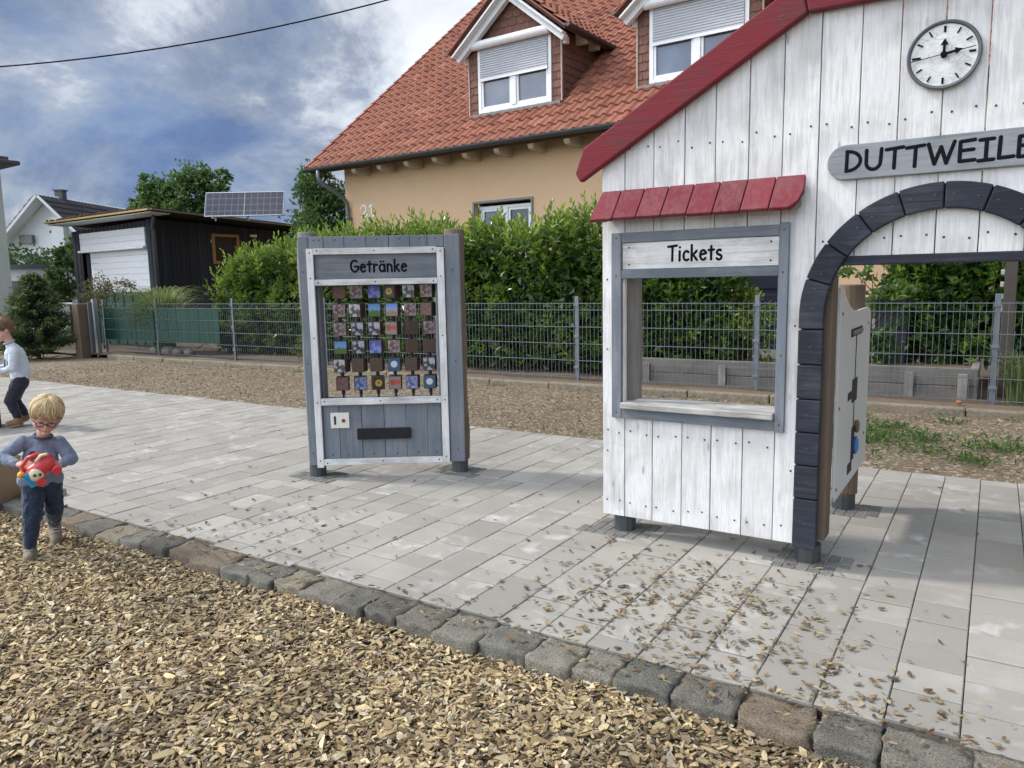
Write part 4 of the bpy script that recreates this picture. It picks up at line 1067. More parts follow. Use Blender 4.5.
# ------------------------------------------------------------------ lettering by strokes
def arc(cx, cy, rx, ry, a0, a1, n=12): return [(cx + rx * math.cos(R_(a0 + (a1 - a0) * i / n)), cy + ry * math.sin(R_(a0 + (a1 - a0) * i / n))) for i in range(n + 1)]
GL = {  # width, strokes in a cap height of 1, hand-drawn style
 'D': (.74, [[(.08, .98), (.06, .02)], [(.06, .97)] + arc(.10, .5, .56, .47, 78, -80) + [(.04, .03)]]),
 'U': (.78, [[(.07, .97), (.07, .4)] + arc(.37, .36, .30, .33, 180, 350) + [(.68, .55), (.70, .98)]]),
 'T': (.74, [[(.02, .92), (.72, .98)], [(.38, .94), (.36, .02)]]),
 'W': (1.10, [[(.04, .98), (.30, .03)], [(.30, .03), (.54, .80)], [(.54, .80), (.76, .03)], [(.76, .03), (1.05, .99)]]),
 'E': (.66, [[(.62, .97), (.08, .93)], [(.08, .93), (.07, .04)], [(.07, .04), (.64, .06)], [(.08, .52), (.58, .54)]]),
 'I': (.60, [[(.05, .96), (.56, .98)], [(.30, .96), (.29, .04)], [(.02, .03), (.58, .05)]]),
 'L': (.60, [[(.10, .98), (.07, .05)], [(.07, .05), (.60, .08)]]),
 'R': (.70, [[(.08, .98), (.08, .02)], [(.08, .96)] + arc(.26, .74, .30, .22, 80, -95) + [(.12, .50)], [(.22, .50), (.66, .03)]]),
 'G': (.80, [arc(.42, .50, .36, .46, 55, 340), [(.42, .48), (.78, .46)]]),
 'e': (.60, [[(.09, .36), (.50, .42)] , [(.50, .42)] + arc(.31, .33, .23, .30, 20, 320)]),
 't': (.46, [[(.22, .86), (.21, .04)], [(.02, .62), (.42, .64)]]),
 'r': (.46, [[(.08, .62), (.08, .02)], [(.09, .40)] + arc(.28, .40, .17, .2, 150, 50)]),
 'ä': (.62, [arc(.28, .32, .23, .29, 60, 390, 16), [(.52, .60), (.53, .03)], [(.17, .84), (.18, .845)], [(.42, .84), (.43, .845)]]),
 'n': (.58, [[(.08, .62), (.08, .02)], [(.09, .42)] + arc(.28, .38, .19, .22, 150, 10) + [(.48, .02)]]),
 'k': (.56, [[(.09, .98), (.08, .02)], [(.46, .60), (.10, .28)], [(.20, .36), (.50, .03)]]),
 'i': (.24, [[(.11, .62), (.10, .02)], [(.12, .86), (.125, .865)]]),
 'c': (.52, [arc(.30, .32, .23, .29, 50, 310)]),
 's': (.50, [arc(.26, .47, .17, .145, 50, 250, 10) + arc(.24, .17, .19, .15, 75, -150, 10)]),
 '2': (.70, [[(.02, .72), (.03, .78)] + arc(.30, .73, .25, .25, 160, -15) + [(.45, .45), (.05, .05)], [(.05, .05), (.60, .05)], [(.60, .05), (.62, .20)]]),
 '1': (.60, [[(.10, .80), (.32, .97)], [(.32, .97), (.32, .04)], [(.10, .03), (.54, .03)]]),
}
def lettering(text, parent, x0, z0, h, y, r, mat, width=None, gap=.10, slope=0., name='lettering', flat=.22, jitter=0.):
    tot = sum(GL[c][0] + gap for c in text) - gap; sx = (width / tot) if width else h
    g = MB(); x = x0
    for c in text:
        w_, st = GL[c]; dz = random.uniform(-1, 1) * jitter
        for s_ in st:
            pts = [(x + a * sx, z0 + b * h + slope * (x + a * sx - x0) + dz) for a, b in s_]
            k0 = len(g.v); g.tube([(a, 0, b) for a, b in pts], r, 8, rnd=True)
            for i in range(k0, len(g.v)): v = g.v[i]; g.v[i] = (v[0], v[1] * flat + y, v[2])
        x += (w_ + gap) * sx
    return g.build(name, mat, parent, smooth=True)
lettering('21', hs, 1.04, 3.02, .27, wy - .004, .024, simple('pale number', (.8, .78, .74), .5), width=.42, name='house_number')

# overhead cable
g = MB(); A_ = Vector((-26.9, 12.5, 8.5)); Bp = Vector((-16.5, 19.1, 10.25))
pts = []
for i in range(41):
    t = -1.2 + 3.6 * i / 40; p = A_.lerp(Bp, t); p.z += -.28 * (1 - (2 * t - 1) ** 2) if True else 0
    pts.append(p)
g.tube(pts, .022, 6); tag(g.build('overhead_cable', M['black_paint'], smooth=True), 'thin dark overhead cable sagging across the cloudy sky', 'cable')

# ================================================================== DRINKS MACHINE
ma = math.atan2(.61, .88)
dm = thing('play_drinks_machine', 'grey and white wooden play drinks machine with rows of turning picture cubes', 'play machine', (-4.0, 4.35, 0), ma)
def nails(pts, y, target, r=.006):
    """small dark screw heads, added to the mesh of the board they sit in"""
    me = target.data; me.materials.append(M['nail']); mi = len(me.materials) - 1
    bm = bmesh.new(); bm.from_mesh(me); S = 10
    for (x, z) in pts:
        rings = []
        for rr, h in ((r, 0.), (r * .75, .0010), (r * .3, .0016)):
            rings.append([bm.verts.new((x + rr * math.cos(2 * math.pi * k / S), y - h, z + rr * math.sin(2 * math.pi * k / S))) for k in range(S)])
        for a, b in zip(rings[:-1], rings[1:]):
            for k in range(S): bm.faces.new((a[k], a[(k + 1) % S], b[(k + 1) % S], b[k])).material_index = mi
        bm.faces.new(rings[-1]).material_index = mi
    bm.to_mesh(me); bm.free()
# carcass planks: side boards full height, top row, lower panel
g = MB(); g.box(-.563, -.485, .0, .045, .10, 1.865); g.box(-.4849, -.445, .002, .045, .10, 1.77); sbl = g.build('side_board', M['grey_wood'], dm, bevel=.006)
g = MB(); g.box(.537, .655, .0, .045, .10, 1.865); g.box(.475, .5369, .002, .045, .10, 1.77); sbr = g.build('side_board', M['grey_wood'], dm, bevel=.006)
g = MB(); xs = [-.4845, -.37, -.215, -.05, .12, .28, .41, .5365]
for a, b in zip(xs[:-1], xs[1:]): g.box(a + .0015, b - .0015, .001, .045, 1.772, 1.862)
tpb = g.build('top_board', M['grey_wood'], dm, bevel=.004)
g = MB(); xs = [-.4445, -.32, -.145, .03, .20, .37, .4745]
for a, b in zip(xs[:-1], xs[1:]): g.box(a + .0015, b - .0015, .014, .045, .12, .60)
lwp = g.build('lower_panel', M['grey_wood'], dm, bevel=.004)
g = MB(); g.box(-.4445, .4745, .010, .04, 1.542, 1.726); g.build('sign_board', M['grey_wood_h'], dm, bevel=.004)
lettering('Getränke', dm, -.178, 1.592, .092, .009, .0080, M['black_paint'], width=.43, gap=.09)
# white battens
g = MB(); g.box(-.500, -.448, -.018, -.0005, .085, 1.772); wbl = g.build('white_batten', M['white_wood'], dm, bevel=.004)
g = MB(); g.box(.480, .534, -.018, -.0005, .100, 1.768); wbr = g.build('white_batten', M['white_wood'], dm, bevel=.004)
for z0, z1 in ((1.727, 1.774), (1.496, 1.541), (.576, .630), (.101, .150)):
    g = MB(); g.box(-.4475, .4795, -.016, .0085, z0, z1); o = g.build('white_batten', M['white_wood_h'], dm, bevel=.004)
    nails([(x, (z0 + z1) / 2 + random.uniform(-.006, .006)) for x in (-.42, .01, .45)], -.0161, o)
nails([(-.474, z) for z in (.14, .6, 1.1, 1.55, 1.74)], -.0181, wbl); nails([(.507, z) for z in (.15, .6, 1.1, 1.55, 1.74)], -.0181, wbr)
nails([(x, .18) for x in (-.26, -.06, .12, .29, .43, -.38)], .0139, lwp)
nails([(.60, z) for z in (.2, .9, 1.6)], -.0001, sbr); nails([(-.53, z) for z in (.2, .9, 1.6)], -.0001, sbl)
nails([(x, 1.835) for x in (-.44, -.4, -.28, -.13, .03, .2, .35, .47)], .0009, tpb)
# inner side of the window opening
g = MB(); g.box(-.4448, -.43, .046, .20, .60, 1.54); g.box(.46, .4748, .046, .20, .60, 1.54); g.box(-.4298, .4598, .046, .20, .598, .612); g.box(-.4298, .4598, .046, .20, 1.528, 1.54); g.build('inner_frame', M['grey_wood'], dm, bevel=.003)
# coin plate, slot, tray
g = MB(); g.box(-.385, -.240, .003, .0135, .392, .515); cp = g.build('coin_plate', simple('cream coin plate', (.68, .66, .60), .5, .05), dm, bevel=.004)
g = MB(); g.box(-.357, -.343, .0, .0028, .422, .488); g.build('coin_slot', M['black_paint'], cp)
g = MB(); g.lathe([(.014, 0), (.014, .006), (.011, .009)], (-.285, .003, .452), 14, M=Matrix.Rotation(math.pi / 2, 4, 'X')); g.build('coin_button', simple('dark red button', (.18, .03, .02), .5), cp)
g = MB(); g.box(-.183, .233, -.012, .0135, .300, .386); g.build('dispenser_slot', simple('black tray', (.008, .008, .009), .85), dm, bevel=.006)
# log posts with steel shoes
for sx, zt, rr in ((-.520, 1.90, .073), (.607, 1.905, .080)):
    g = MB(); prof = []
    pts = [(sx + .006 * math.sin(k * 1.7), .046 + rr + .004 * math.cos(k * 2.3), .10 + (zt - .10) * k / 8) for k in range(9)]
    g.tube(pts, [rr * (1 + .03 * math.sin(k * 2.1)) for k in range(9)], 18); lg = g.build('log_post', M['grey_bare'] if sx < 0 else M['bare_wood'], dm, smooth=False, bevel=.006)
    g = MB(); g.lathe([(.066, -.02), (.066, .097), (.056, .0985)], (sx, .05 + rr * .55, 0), 12); g.build('post_shoe', M['shoe_steel'], dm)
# rods with picture cubes
def picture(name, fn):
    mt, nt, b = newmat(name); q = N(nt); o = q.obj(); s = q.n('ShaderNodeSeparateXYZ', {0: o})
    q.link(fn(q, s.outputs[0], s.outputs[2], o), b.inputs['Base Color']); b.inputs['Roughness'].default_value = .4
    return mt
def disc(q, x, z, cx, cz, r):
    a = q.n('ShaderNodeMath', {0: x, 1: cx}, operation='SUBTRACT').outputs[0]; c = q.n('ShaderNodeMath', {0: z, 1: cz}, operation='SUBTRACT').outputs[0]
    a2 = q.n('ShaderNodeMath', {0: a, 1: a}, operation='MULTIPLY').outputs[0]; c2 = q.n('ShaderNodeMath', {0: c, 1: c}, operation='MULTIPLY').outputs[0]
    return q.n('ShaderNodeMath', {0: q.n('ShaderNodeMath', {0: a2, 1: c2}, operation='ADD').outputs[0], 1: r * r}, operation='LESS_THAN').outputs[0]
def land(sky_, low, k=.4):
    def f(q, x, z, o):
        n_ = q.noise(o, 38, 3); t = q.n('ShaderNodeMath', {0: q.n('ShaderNodeMath', {0: z, 1: 11.}, operation='MULTIPLY').outputs[0], 1: q.n('ShaderNodeMath', {0: n_, 1: .6}, operation='MULTIPLY').outputs[0]}, operation='ADD').outputs[0]
        return q.ramp(t, [(k - .25, low), (k - .02, tuple(c * 1.5 for c in low)), (k + .02, tuple(min(1, c * 1.4) for c in sky_)), (k + .45, sky_)])
    return f
def blot(a, b, c, s=30):
    return lambda q, x, z, o: q.ramp(q.noise(o, s, 4), [(.36, a), (.48, b), (.62, c)], 'CONSTANT')
PIC = {
 'green': picture('meadow picture', land((.09, .20, .42), (.06, .11, .03), .3)),
 'sky': picture('street picture', land((.12, .22, .50), (.25, .17, .12), .3)),
 'blue': picture('blue picture', lambda q, x, z, o: q.mix(q.ramp(q.noise(o, 30, 3), [(.44, 0.), (.5, 1.)]), (.16, .19, .40), (.06, .07, .30))),
 'yellow': picture('yellow lamp picture', lambda q, x, z, o: q.mix(disc(q, x, z, 0, .003, .009), q.mix(disc(q, x, z, 0, 0, .027), (.03, .02, .015), (.42, .26, .03)), (.05, .03, .01))),
 'red': picture('red discs picture', lambda q, x, z, o: q.mix(disc(q, x, z, .024, .005, .02), q.mix(disc(q, x, z, -.018, .004, .023), (.20, .17, .15), (.33, .04, .035)), (.36, .06, .05))),
 'clock': picture('clock picture', lambda q, x, z, o: q.mix(disc(q, x, z, 0, .004, .026), (.03, .07, .12), (.42, .47, .54))),
 'pale': picture('pale street picture', blot((.06, .05, .05), (.36, .36, .38), (.55, .56, .58))),
 'track': picture('track picture', blot((.10, .06, .06), (.25, .19, .19), (.36, .31, .30), 36)),
 'train': picture('train picture', blot((.03, .03, .035), (.28, .28, .32), (.50, .45, .48), 26)),
 'bluew': picture('blue white picture', blot((.04, .06, .18), (.16, .19, .33), (.36, .38, .42), 42)),
 'dusk': picture('brick picture', blot((.10, .045, .04), (.16, .08, .075), (.09, .05, .045), 50)),
}
GRID = ['dusk track blue yellow pale track', 'track pale green sky track dusk', 'track train train red wood track',
        'green train blue track wood wood', 'pale wood wood clock wood train', 'dusk bluew yellow red bluew clock']
M['cube_wood'] = simple('dark cube wood', (.065, .038, .026), .75, .4, 30)
M['rod'] = simple('dark rod', (.02, .018, .016), .5)
cube_bm = None; mesh_cache = {}
colx = [-.296 + .1375 * k for k in range(6)]
for ci_, cx_ in enumerate(colx):
    g = MB(); g.tube([(cx_, .125, .612), (cx_, .125, 1.528)], .009, 8); g.build('rod', M['rod'], dm)
for ri, row in enumerate(GRID):
    for ci_, pk in enumerate(row.split()):
        cz = 1.443 - ri * .1425
        if 'c' not in mesh_cache:
            g = MB(); g.box(-.049, .049, -.049, .049, -.053, .053, 0)
            o = g.build('picture_cube', M['cube_wood'], dm, bevel=.004); mesh_cache['c'] = o.data
        else:
            o = bpy.data.objects.new('picture_cube', mesh_cache['c']); C.objects.link(o); o.parent = dm
            b = o.modifiers.new('bevel', 'BEVEL'); b.width = .004; b.segments = 2; b.limit_method = 'ANGLE'
        o.location = (colx[ci_], .125, cz); o.rotation_euler = (0, 0, random.gauss(0, .16))
        g = MB(); g.tube([(colx[ci_], .125, cz - .0890), (colx[ci_], .125, cz - .0535)], .014, 8); g.build('spacer', M['rod'], dm)
        if pk != 'wood':
            if pk not in mesh_cache:
                g = MB(); g.box(-.045, .045, -.0515, -.0492, -.048, .048); pc_ = g.build('picture', PIC[pk], o); mesh_cache[pk] = pc_.data
            else:
                pc_ = bpy.data.objects.new('picture', mesh_cache[pk]); C.objects.link(pc_); pc_.parent = o

# ================================================================== STATION KIOSK FRONT
ks = thing('play_station_front', 'white plank play station front with red gable trim, ticket window and dark arch', 'playhouse', (0, 4.0, 0))
AC = (-.22, 1.30); RO, RI = .605, .488
def gable(x):
    x = abs(x + .22); return 2.77 if x < .60 else 2.77 - (x - .60) * .563
seams = [-1.922, -1.781, -1.611, -1.437, -1.272, -1.101, -.935, -.767, -.59, -.426, -.251, -.082, .09, .26, .43, .60, .77, .94, 1.11, 1.28, 1.44, 1.482]
g = MB(); nl_ = []
def board(a, b, z0, z1a, z1b=None):
    z1b = z1a if z1b is None else z1b; e = .0022
    dy = random.uniform(-.0015, .0015)
    g.prism([(a + e, z0), (b - e, z0), (b - e, z1b), (a + e, z1a)], dy, .034 + dy, 'y')
for a, b in zip(seams[:-1], seams[1:]):
    spans = []
    m_ = (a + b) / 2
    if a < -1.85: board(a, b, .112, gable(a), gable(b))
    elif b <= -.90: board(a, b, .112, .765); board(a, b, 1.56, gable(a), gable(b))
    elif b <= -.70: board(a, b, .112, gable(a), gable(b))
    elif m_ < .26: 
        board(a, b, 1.565, gable(a), gable(b))
    elif m_ < .40: board(a, b, .112, gable(a), gable(b))
    else: board(a, b, .112, gable(a), gable(b))
    for xx in (a + .035, b - .035):
        if b - a < .1 and xx > m_: continue
        nl_.append((xx + random.uniform(-.006, .006), 2.20 + random.uniform(-.03, .03)))
        if not (-.70 < m_ < .26):
            nl_.append((xx + random.uniform(-.01, .01), .20 + random.uniform(-.012, .012)))
        if b <= -.9: nl_.append((xx, .62 + random.uniform(-.01, .01)))
        elif m_ < .26 and b > -.7: nl_.append((xx, 1.66 + random.uniform(-.02, .02)))
pw_ = g.build('plank_wall', M['white_wood'], ks, bevel=.003)
nails(nl_ + [(-1.89, z) for z in (1.5, 1.1, .5)] + [(-.85, z) for z in (1.25, .5)], -.0018, pw_, .0055)
# back battens
g = MB()
g.box(-1.90, -.72, .036, .085, .60, .70); g.box(-1.90, 1.46, .036, .085, 1.62, 1.74); g.box(-1.90, 1.46, .036, .085, 2.05, 2.13); g.box(.30, 1.46, .036, .085, .60, .70)
g.build('back_batten', M['bare_wood'], ks, bevel=.004)
# legs with shoes
for xx, yy, zt in ((-1.825, .115, 1.60), (-.772, .11, 1.60), (.33, .11, 1.60), (1.39, .115, 1.60)):
    g = MB(); g.tube([(xx, yy + .05, .10 + (zt - .1) * k / 6) for k in range(7)], [.074 + .002 * math.sin(k * 2.) for k in range(7)], 16) if abs(xx + .772) > .1 and abs(xx - .33) > .1 else g.box(xx - .035, xx + .092 if xx < 0 else xx + .035, .036, .17, .14, 1.50)
    g.build('post', M['grey_bare'] if xx < -1.8 else M['bare_wood'], ks, bevel=.006)
    g = MB(); g.lathe([(.066, -.02), (.066, .098), (.056, .0995)], (xx, yy - .01, 0), 12); g.build('post_shoe', M['shoe_steel'], ks)
# arch ring: segment blocks
def arch_block(poly, sc=()):
    g = MB(); g.prism(poly, -.045, -.002, 'y'); o = g.build('arch_stone', M['dark_wood'], ks, bevel=.006)
    if sc: nails(sc, -.0451, o, .005)
gp = .0025
for side in (-1, 1):
    zs = [.105, .37, .545, .715, .885, 1.06, 1.235]
    for a, b in zip(zs[:-1], zs[1:]):
        x0, x1 = (AC[0] - RO, AC[0] - RI) if side < 0 else (AC[0] + RI, AC[0] + RO)
        arch_block([(x0, a + gp), (x1, a + gp), (x1, b - gp), (x0, b - gp)], [((x0 + x1) / 2, (a + b) / 2)])
nb = 10
for k in range(nb):
    a0 = math.pi * k / nb + .005; a1 = math.pi * (k + 1) / nb - .005; S = 7; aa = [a0 + (a1 - a0) * i / S for i in range(S + 1)]
    if k == 0: lo = [(AC[0] + RO, 1.239), (AC[0] + RI, 1.239)]
    poly = [(AC[0] + RO * math.cos(t), AC[1] + RO * math.sin(t)) for t in aa] + [(AC[0] + RI * math.cos(t), AC[1] + RI * math.sin(t)) for t in reversed(aa)]
    if k == 0: poly = [(AC[0] + RO, 1.239)] + poly + [(AC[0] + RI, 1.239)]
    if k == nb - 1: poly = poly[:S + 1] + [(AC[0] - RO, 1.239), (AC[0] - RI, 1.239)] + poly[S + 1:]
    arch_block(poly, [(AC[0] + .547 * math.cos(math.pi * (k + d) / nb), AC[1] + .547 * math.sin(math.pi * (k + d) / nb)) for d in (.22, .78)])
# thin backing of the ring so that joints stay dark
g = MB()
for k in range(30):
    a0 = math.pi * k / 30; a1 = math.pi * (k + 1) / 30
    g.prism([(AC[0] + r * math.cos(t), AC[1] + r * math.sin(t)) for r, t in ((RO - .006, a0), (RO - .006, a1), (RI + .004, a1), (RI + .004, a0))], -.0015 - .004, -.0015 + .030, 'y')
for x0, x1 in ((AC[0] - RO + .006, AC[0] - RI - .004), (AC[0] + RI + .004, AC[0] + RO - .006)):
    g.box(x0, x1, -.0055, -.0018, .11, 1.30)
g.build('arch_backing', M['dark_wood'], ks)
g = MB(); g.box(AC[0] - .425, AC[0] + .425, -.022, .05, 1.545, 1.590); g.build('lintel', M['dark_wood'], ks, bevel=.005)
# ticket window
g = MB(); g.box(-1.852, -1.792, -.028, -.002, .706, 1.757); ws1 = g.build('window_stile', M['grey_wood'], ks, bevel=.003)
g = MB(); g.box(-.934, -.886, -.028, -.002, .700, 1.766); ws2 = g.build('window_stile', M['grey_wood'], ks, bevel=.003)
g = MB(); g.box(-1.7915, -.9345, -.026, -.002, 1.703, 1.757); g.build('window_rail', M['dark_wood'] if False else M['grey_wood_h'], ks, bevel=.003)
g = MB(); g.box(-1.7915, -.9345, -.026, .030, 1.503, 1.553); g.build('window_rail', M['grey_wood_h'], ks, bevel=.003)
g = MB(); g.box(-1.7915, -.9345, -.026, -.002, .706, .762); g.build('window_rail', M['grey_wood_h'], ks, bevel=.003)
g = MB(); g.box(-1.7905, -.9355, -.014, -.002, 1.5545, 1.7015); tb_ = g.build('ticket_board', M['white_wood_h'], ks, bevel=.003)
lettering('Tickets', ks, -1.522, 1.592, .084, -.0145, .0068, M['black_paint'], width=.300, gap=.10)
nails([(-1.75, 1.675), (-1.75, 1.58), (-.975, 1.675), (-.975, 1.58)], -.0141, tb_, .006)
nails([(-1.822, z) for z in (.74, 1.52, 1.73)], -.0281, ws1, .005); nails([(-.91, z) for z in (.74, 1.52, 1.73, 1.1)], -.0281, ws2, .005)
g = MB(); g.box(-1.79, -.936, -.055, .055, .765, .800); g.box(-1.76, -.936, .0565, .135, .765, .798); g.box(-1.76, -.936, .1365, .21, .765, .799)
g.build('counter_shelf', M['shelf_wood'], ks, bevel=.006)
# little red awning of eight shingles
xs = [-1.925 + .1390 * k for k in range(9)]
for k, (a, b) in enumerate(zip(xs[:-1], xs[1:])):
    g = MB(); e = .0025; j = random.uniform(-.004, .004)
    zt, zb_, yt, yb_ = 1.975, 1.815, -.012, -.125
    aa, bb = a + e, b - e; aT = aa + .022 * (1 if k == 0 else 0); bT = bb
    v = [(aa - .01, yb_ + j, zb_ + j), (bb - .01, yb_ + j, zb_ + j), (bT + .0, yt, zt), (aT + .0, yt, zt)]
    nrm = Vector((0, -(zt - zb_), (yt - yb_))).normalized()
    if k == 7: v = [v[0], (bb - .05, yb_ + j, zb_ + j), (bb - .015, yb_ + .02, zb_ + .03), (bb + .004, yb_ + .06, zb_ + .08), v[2], v[3]]
    v = [Vector(p) for p in v]; n_ = len(v); w_ = [p - Vector((0, nrm.y, nrm.z)) * -.026 for p in v]
    g.add(w_ + v, [tuple(range(n_)), tuple(range(2 * n_ - 1, n_ - 1, -1))] + [(i, i + n_, (i + 1) % n_ + n_, (i + 1) % n_) for i in range(n_)])
    o = g.build('awning_shingle', M['red_shingle'], ks, bevel=.004)
g = MB(); g.prism([(-.002, 1.955), (-.002, 1.84), (-.10, 1.815), (-.11, 1.83), (-.02, 1.955)], -1.88, -1.85, 'x'); g.prism([(-.002, 1.955), (-.002, 1.84), (-.10, 1.815), (-.11, 1.83), (-.02, 1.955)], -.87, -.84, 'x'); g.build('awning_bracket', M['grey_bare'], ks)
# barge boards
th = math.atan(.563)
for sg in (-1, 1):
    g = MB(); cx_ = -.22
    E1 = (cx_ + sg * 1.815, 2.050); B1 = (cx_ + sg * .605, 2.731); B2 = (cx_ + sg * .640, 2.885); E2 = (cx_ + sg * 1.792, 2.236)
    E3 = (cx_ + sg * 1.845, 2.10)
    g.prism([E1, B1, B2, E2, E3], -.055, -.004, 'y'); bb_ = g.build('barge_board', M['red_wood'], ks, bevel=.010)
    nails([(-.22 + sg * (.72 + .28 * k), 2.80 - (.12 + .28 * k) * .563) for k in range(4)], -.0551, bb_, .005)
g = MB(); g.prism([(-.22 - .602, 2.731), (-.22 + .602, 2.731), (-.22 + .637, 2.885), (-.22 - .637, 2.885)], -.055, -.004, 'y'); g.build('barge_board', M['red_wood'], ks, bevel=.010)
# name board
g = MB(); cxb, hb = -.22, .080; poly = [(cxb + .42 + hb * math.cos(t), 2.028 + hb * math.sin(t)) for t in [R_(-90 + 12 * i) for i in range(16)]] + [(cxb - .42 + hb * math.cos(t), 2.028 + hb * math.sin(t)) for t in [R_(90 + 12 * i) for i in range(16)]]
g.prism(poly, -.026, -.002, 'y'); nb_ = g.build('name_board', M['board_grey'], ks, bevel=.004)
lettering('DUTTWEILER', ks, -.640, 1.982, .094, -.0265, .0082, M['black_paint'], width=.825, gap=.10, jitter=.003)
# clock
kc = (-.254, 2.45); Mx = Matrix.Rotation(math.pi / 2, 4, 'X')
g = MB(); g.lathe([(.137, 0), (.137, .006), (.143, .012), (.146, .022), (.141, .028), (.134, .026), (.131, .016)], (kc[0], -.003, kc[1]), 48, M=Mx)
ck = g.build('clock', simple('clock rim grey', (.085, .09, .105), .6), ks, smooth=False)
crk, cnt, cb = newmat('cracked clock face'); q = N(cnt); o_ = q.obj()
vo = q.n('ShaderNodeTexVoronoi', {'Vector': q.n('ShaderNodeMapping', {'Vector': o_, 'Scale': (14, 14, 40)}).outputs[0], 'Scale': 1.}, feature='DISTANCE_TO_EDGE').outputs['Distance']
cc_ = q.mix(q.ramp(q.noise(o_, 16, 6, .7), [(.4, 0.), (.65, .5)]), (.70, .71, .71), (.36, .36, .35))
q.link(q.mix(q.ramp(vo, [(.0, .6), (.03, 0.)]), cc_, (.2, .2, .2)), cb.inputs['Base Color']); cb.inputs['Roughness'].default_value = .7
g = MB(); g.lathe([(.1295, 0), (.1295, .017), (.001, .0172)], (kc[0], -.003, kc[1]), 40, M=Mx); g.build('clock_face', crk, ck)
g = MB()
for k in range(12):
    a = R_(30 * k); d = Vector((math.sin(a), 0, math.cos(a))); r0, r1 = (.096, .121); c0 = Vector((kc[0], -.0225, kc[1]))
    if k in (9,): r0, r1 = .09, .124
    g.bar(c0 + d * r0, c0 + d * r1, .009 if k % 3 == 0 else .006, .003, hint=(0, 1, 0))
g.build('hour_mark', M['black_paint'], ck)
def hand(ang, L, w_, tail, nm, y):
    g = MB(); a = R_(ang); d = Vector((math.sin(a), 0, math.cos(a))); s_ = Vector((d.z, 0, -d.x)); c0 = Vector((kc[0], y, kc[1]))
    p = [(-tail, w_), (L * .60, w_), (L * .60, w_ * 2.8), (L, 0), (L * .60, -w_ * 2.8), (L * .60, -w_), (-tail, -w_)]
    v = [c0 + d * u + s_ * t for u, t in p]; n_ = len(v); v += [q_ + Vector((0, .003, 0)) for q_ in v]
    g.add(v, [tuple(range(n_)), tuple(range(2 * n_ - 1, n_ - 1, -1))] + [(i, i + n_, (i + 1) % n_ + n_, (i + 1) % n_) for i in range(n_)]); g.build(nm, M['black_paint'], ck)
hand(2, .068, .0055, .012, 'hour_hand', -.031); hand(80, .074, .0052, .010, 'minute_hand', -.036)
g = MB(); a = R_(83); d = Vector((math.sin(a), 0, math.cos(a))); c0 = Vector((kc[0], -.0395, kc[1])); g.bar(c0 - d * .128, c0 + d * .122, .003, .003, hint=(0, 1, 0)); g.build('second_hand', M['black_paint'], ck)
g = MB(); g.lathe([(.013, 0), (.013, .02), (.010, .023)], (kc[0], -.02, kc[1]), 16, M=Mx); g.build('hub', M['black_paint'], ck)
# side game panel on short back post
g = MB(); g.tube([(-.765, 1.19, .10 + (1.44 - .10) * k / 6) for k in range(7)], [.078 + .002 * math.sin(k * 3.) for k in range(7)], 16); g.build('post', M['bare_wood'], ks, bevel=.006)
g = MB(); g.lathe([(.070, -.02), (.070, .098), (.06, .0995)], (-.765, 1.17, 0), 12); g.build('post_shoe', M['shoe_steel'], ks)
tops = [(.185, 1.435), (.21, 1.45), (.26, 1.44), (.36, 1.385), (.48, 1.335), (.62, 1.305), (.80, 1.295), (1.0, 1.30), (1.20, 1.30), (1.28, 1.285), (1.31, 1.26)]
poly = [(.22, .30), (1.28, .30), (1.32, .34)] + list(reversed(tops)) + [(.195, .9), (.20, .33)]
g = MB(); g.prism(poly, -.683, -.668, 'x'); gpn = g.build('game_panel', simple('off white panel board', (.60, .60, .57), .45, .05, 3, bump=.03), ks, bevel=.003)
def slotbox(y0, y1, z0, z1, mt=None, x=-.6670): 
    g = MB(); g.box(-.6678, x + .001, y0, y1, z0, z1); return g
g = MB()
for b_ in ((.55, .95, 1.155, 1.20), (.74, .755, .62, 1.1545), (.52, .70, .80, .845), (.66, .84, .77, .905), (.60, .74, .36, .42), (.70, .80, .42, .619)):
    g.box(-.6678, -.6655 + random.uniform(0, .0004), *b_)
g.build('maze_slot', simple('slot shadow black', (.02, .018, .015), .8), gpn)
g = MB(); g.box(-.6645, -.655, .58, .92, 1.165, 1.19); g.build('slider', M['grey_bare'], gpn, bevel=.003)
g = MB(); g.lathe([(.05, 0), (.055, .012), (.04, .02)], (-.664, .80, .50), 20, M=Matrix.Rotation(math.pi / 2, 4, 'Y')); g.build('turning_disc', simple('blue game disc', (.03, .16, .42), .4), gpn)
g = MB(); g.lathe([(.035, 0), (.04, .012), (.03, .02)], (-.664, .82, .61), 18, M=Matrix.Rotation(math.pi / 2, 4, 'Y')); g.build('turning_disc', simple('brown game disc', (.14, .09, .05), .5), gpn)
for y_, z_ in ((.25, 1.3), (.25, .8), (.25, .36), (1.2, 1.2), (1.2, .5)):
    g = MB(); g.lathe([(.009, 0), (.009, .003)], (-.6675, y_, z_), 8, M=Matrix.Rotation(math.pi / 2, 4, 'Y')); g.build('screw', M['nail'], gpn)
# small setts round the post feet
st_ = MB()
for (x, y) in ((-1.86, 4.09), (-.772, 4.08), (-.765, 5.15), (-4.46, 4.13), (-3.56, 4.78)):
    for i in range(-3, 4):
        for j in range(-2, 3):
            if abs(i) == 3 and random.random() < .5: continue
            px, py = x + i * .062, y + j * .062; k = random.uniform(.8, 1.2)
            st_.box(px - .0295, px + .0295, py - .0295, py + .0295, -.012, .0040 + random.uniform(0, .0015), 0, (.165 * k, .162 * k, .15 * k))
st_.build('foot_setts', M['cobble'], bevel=.005, kind='structure')

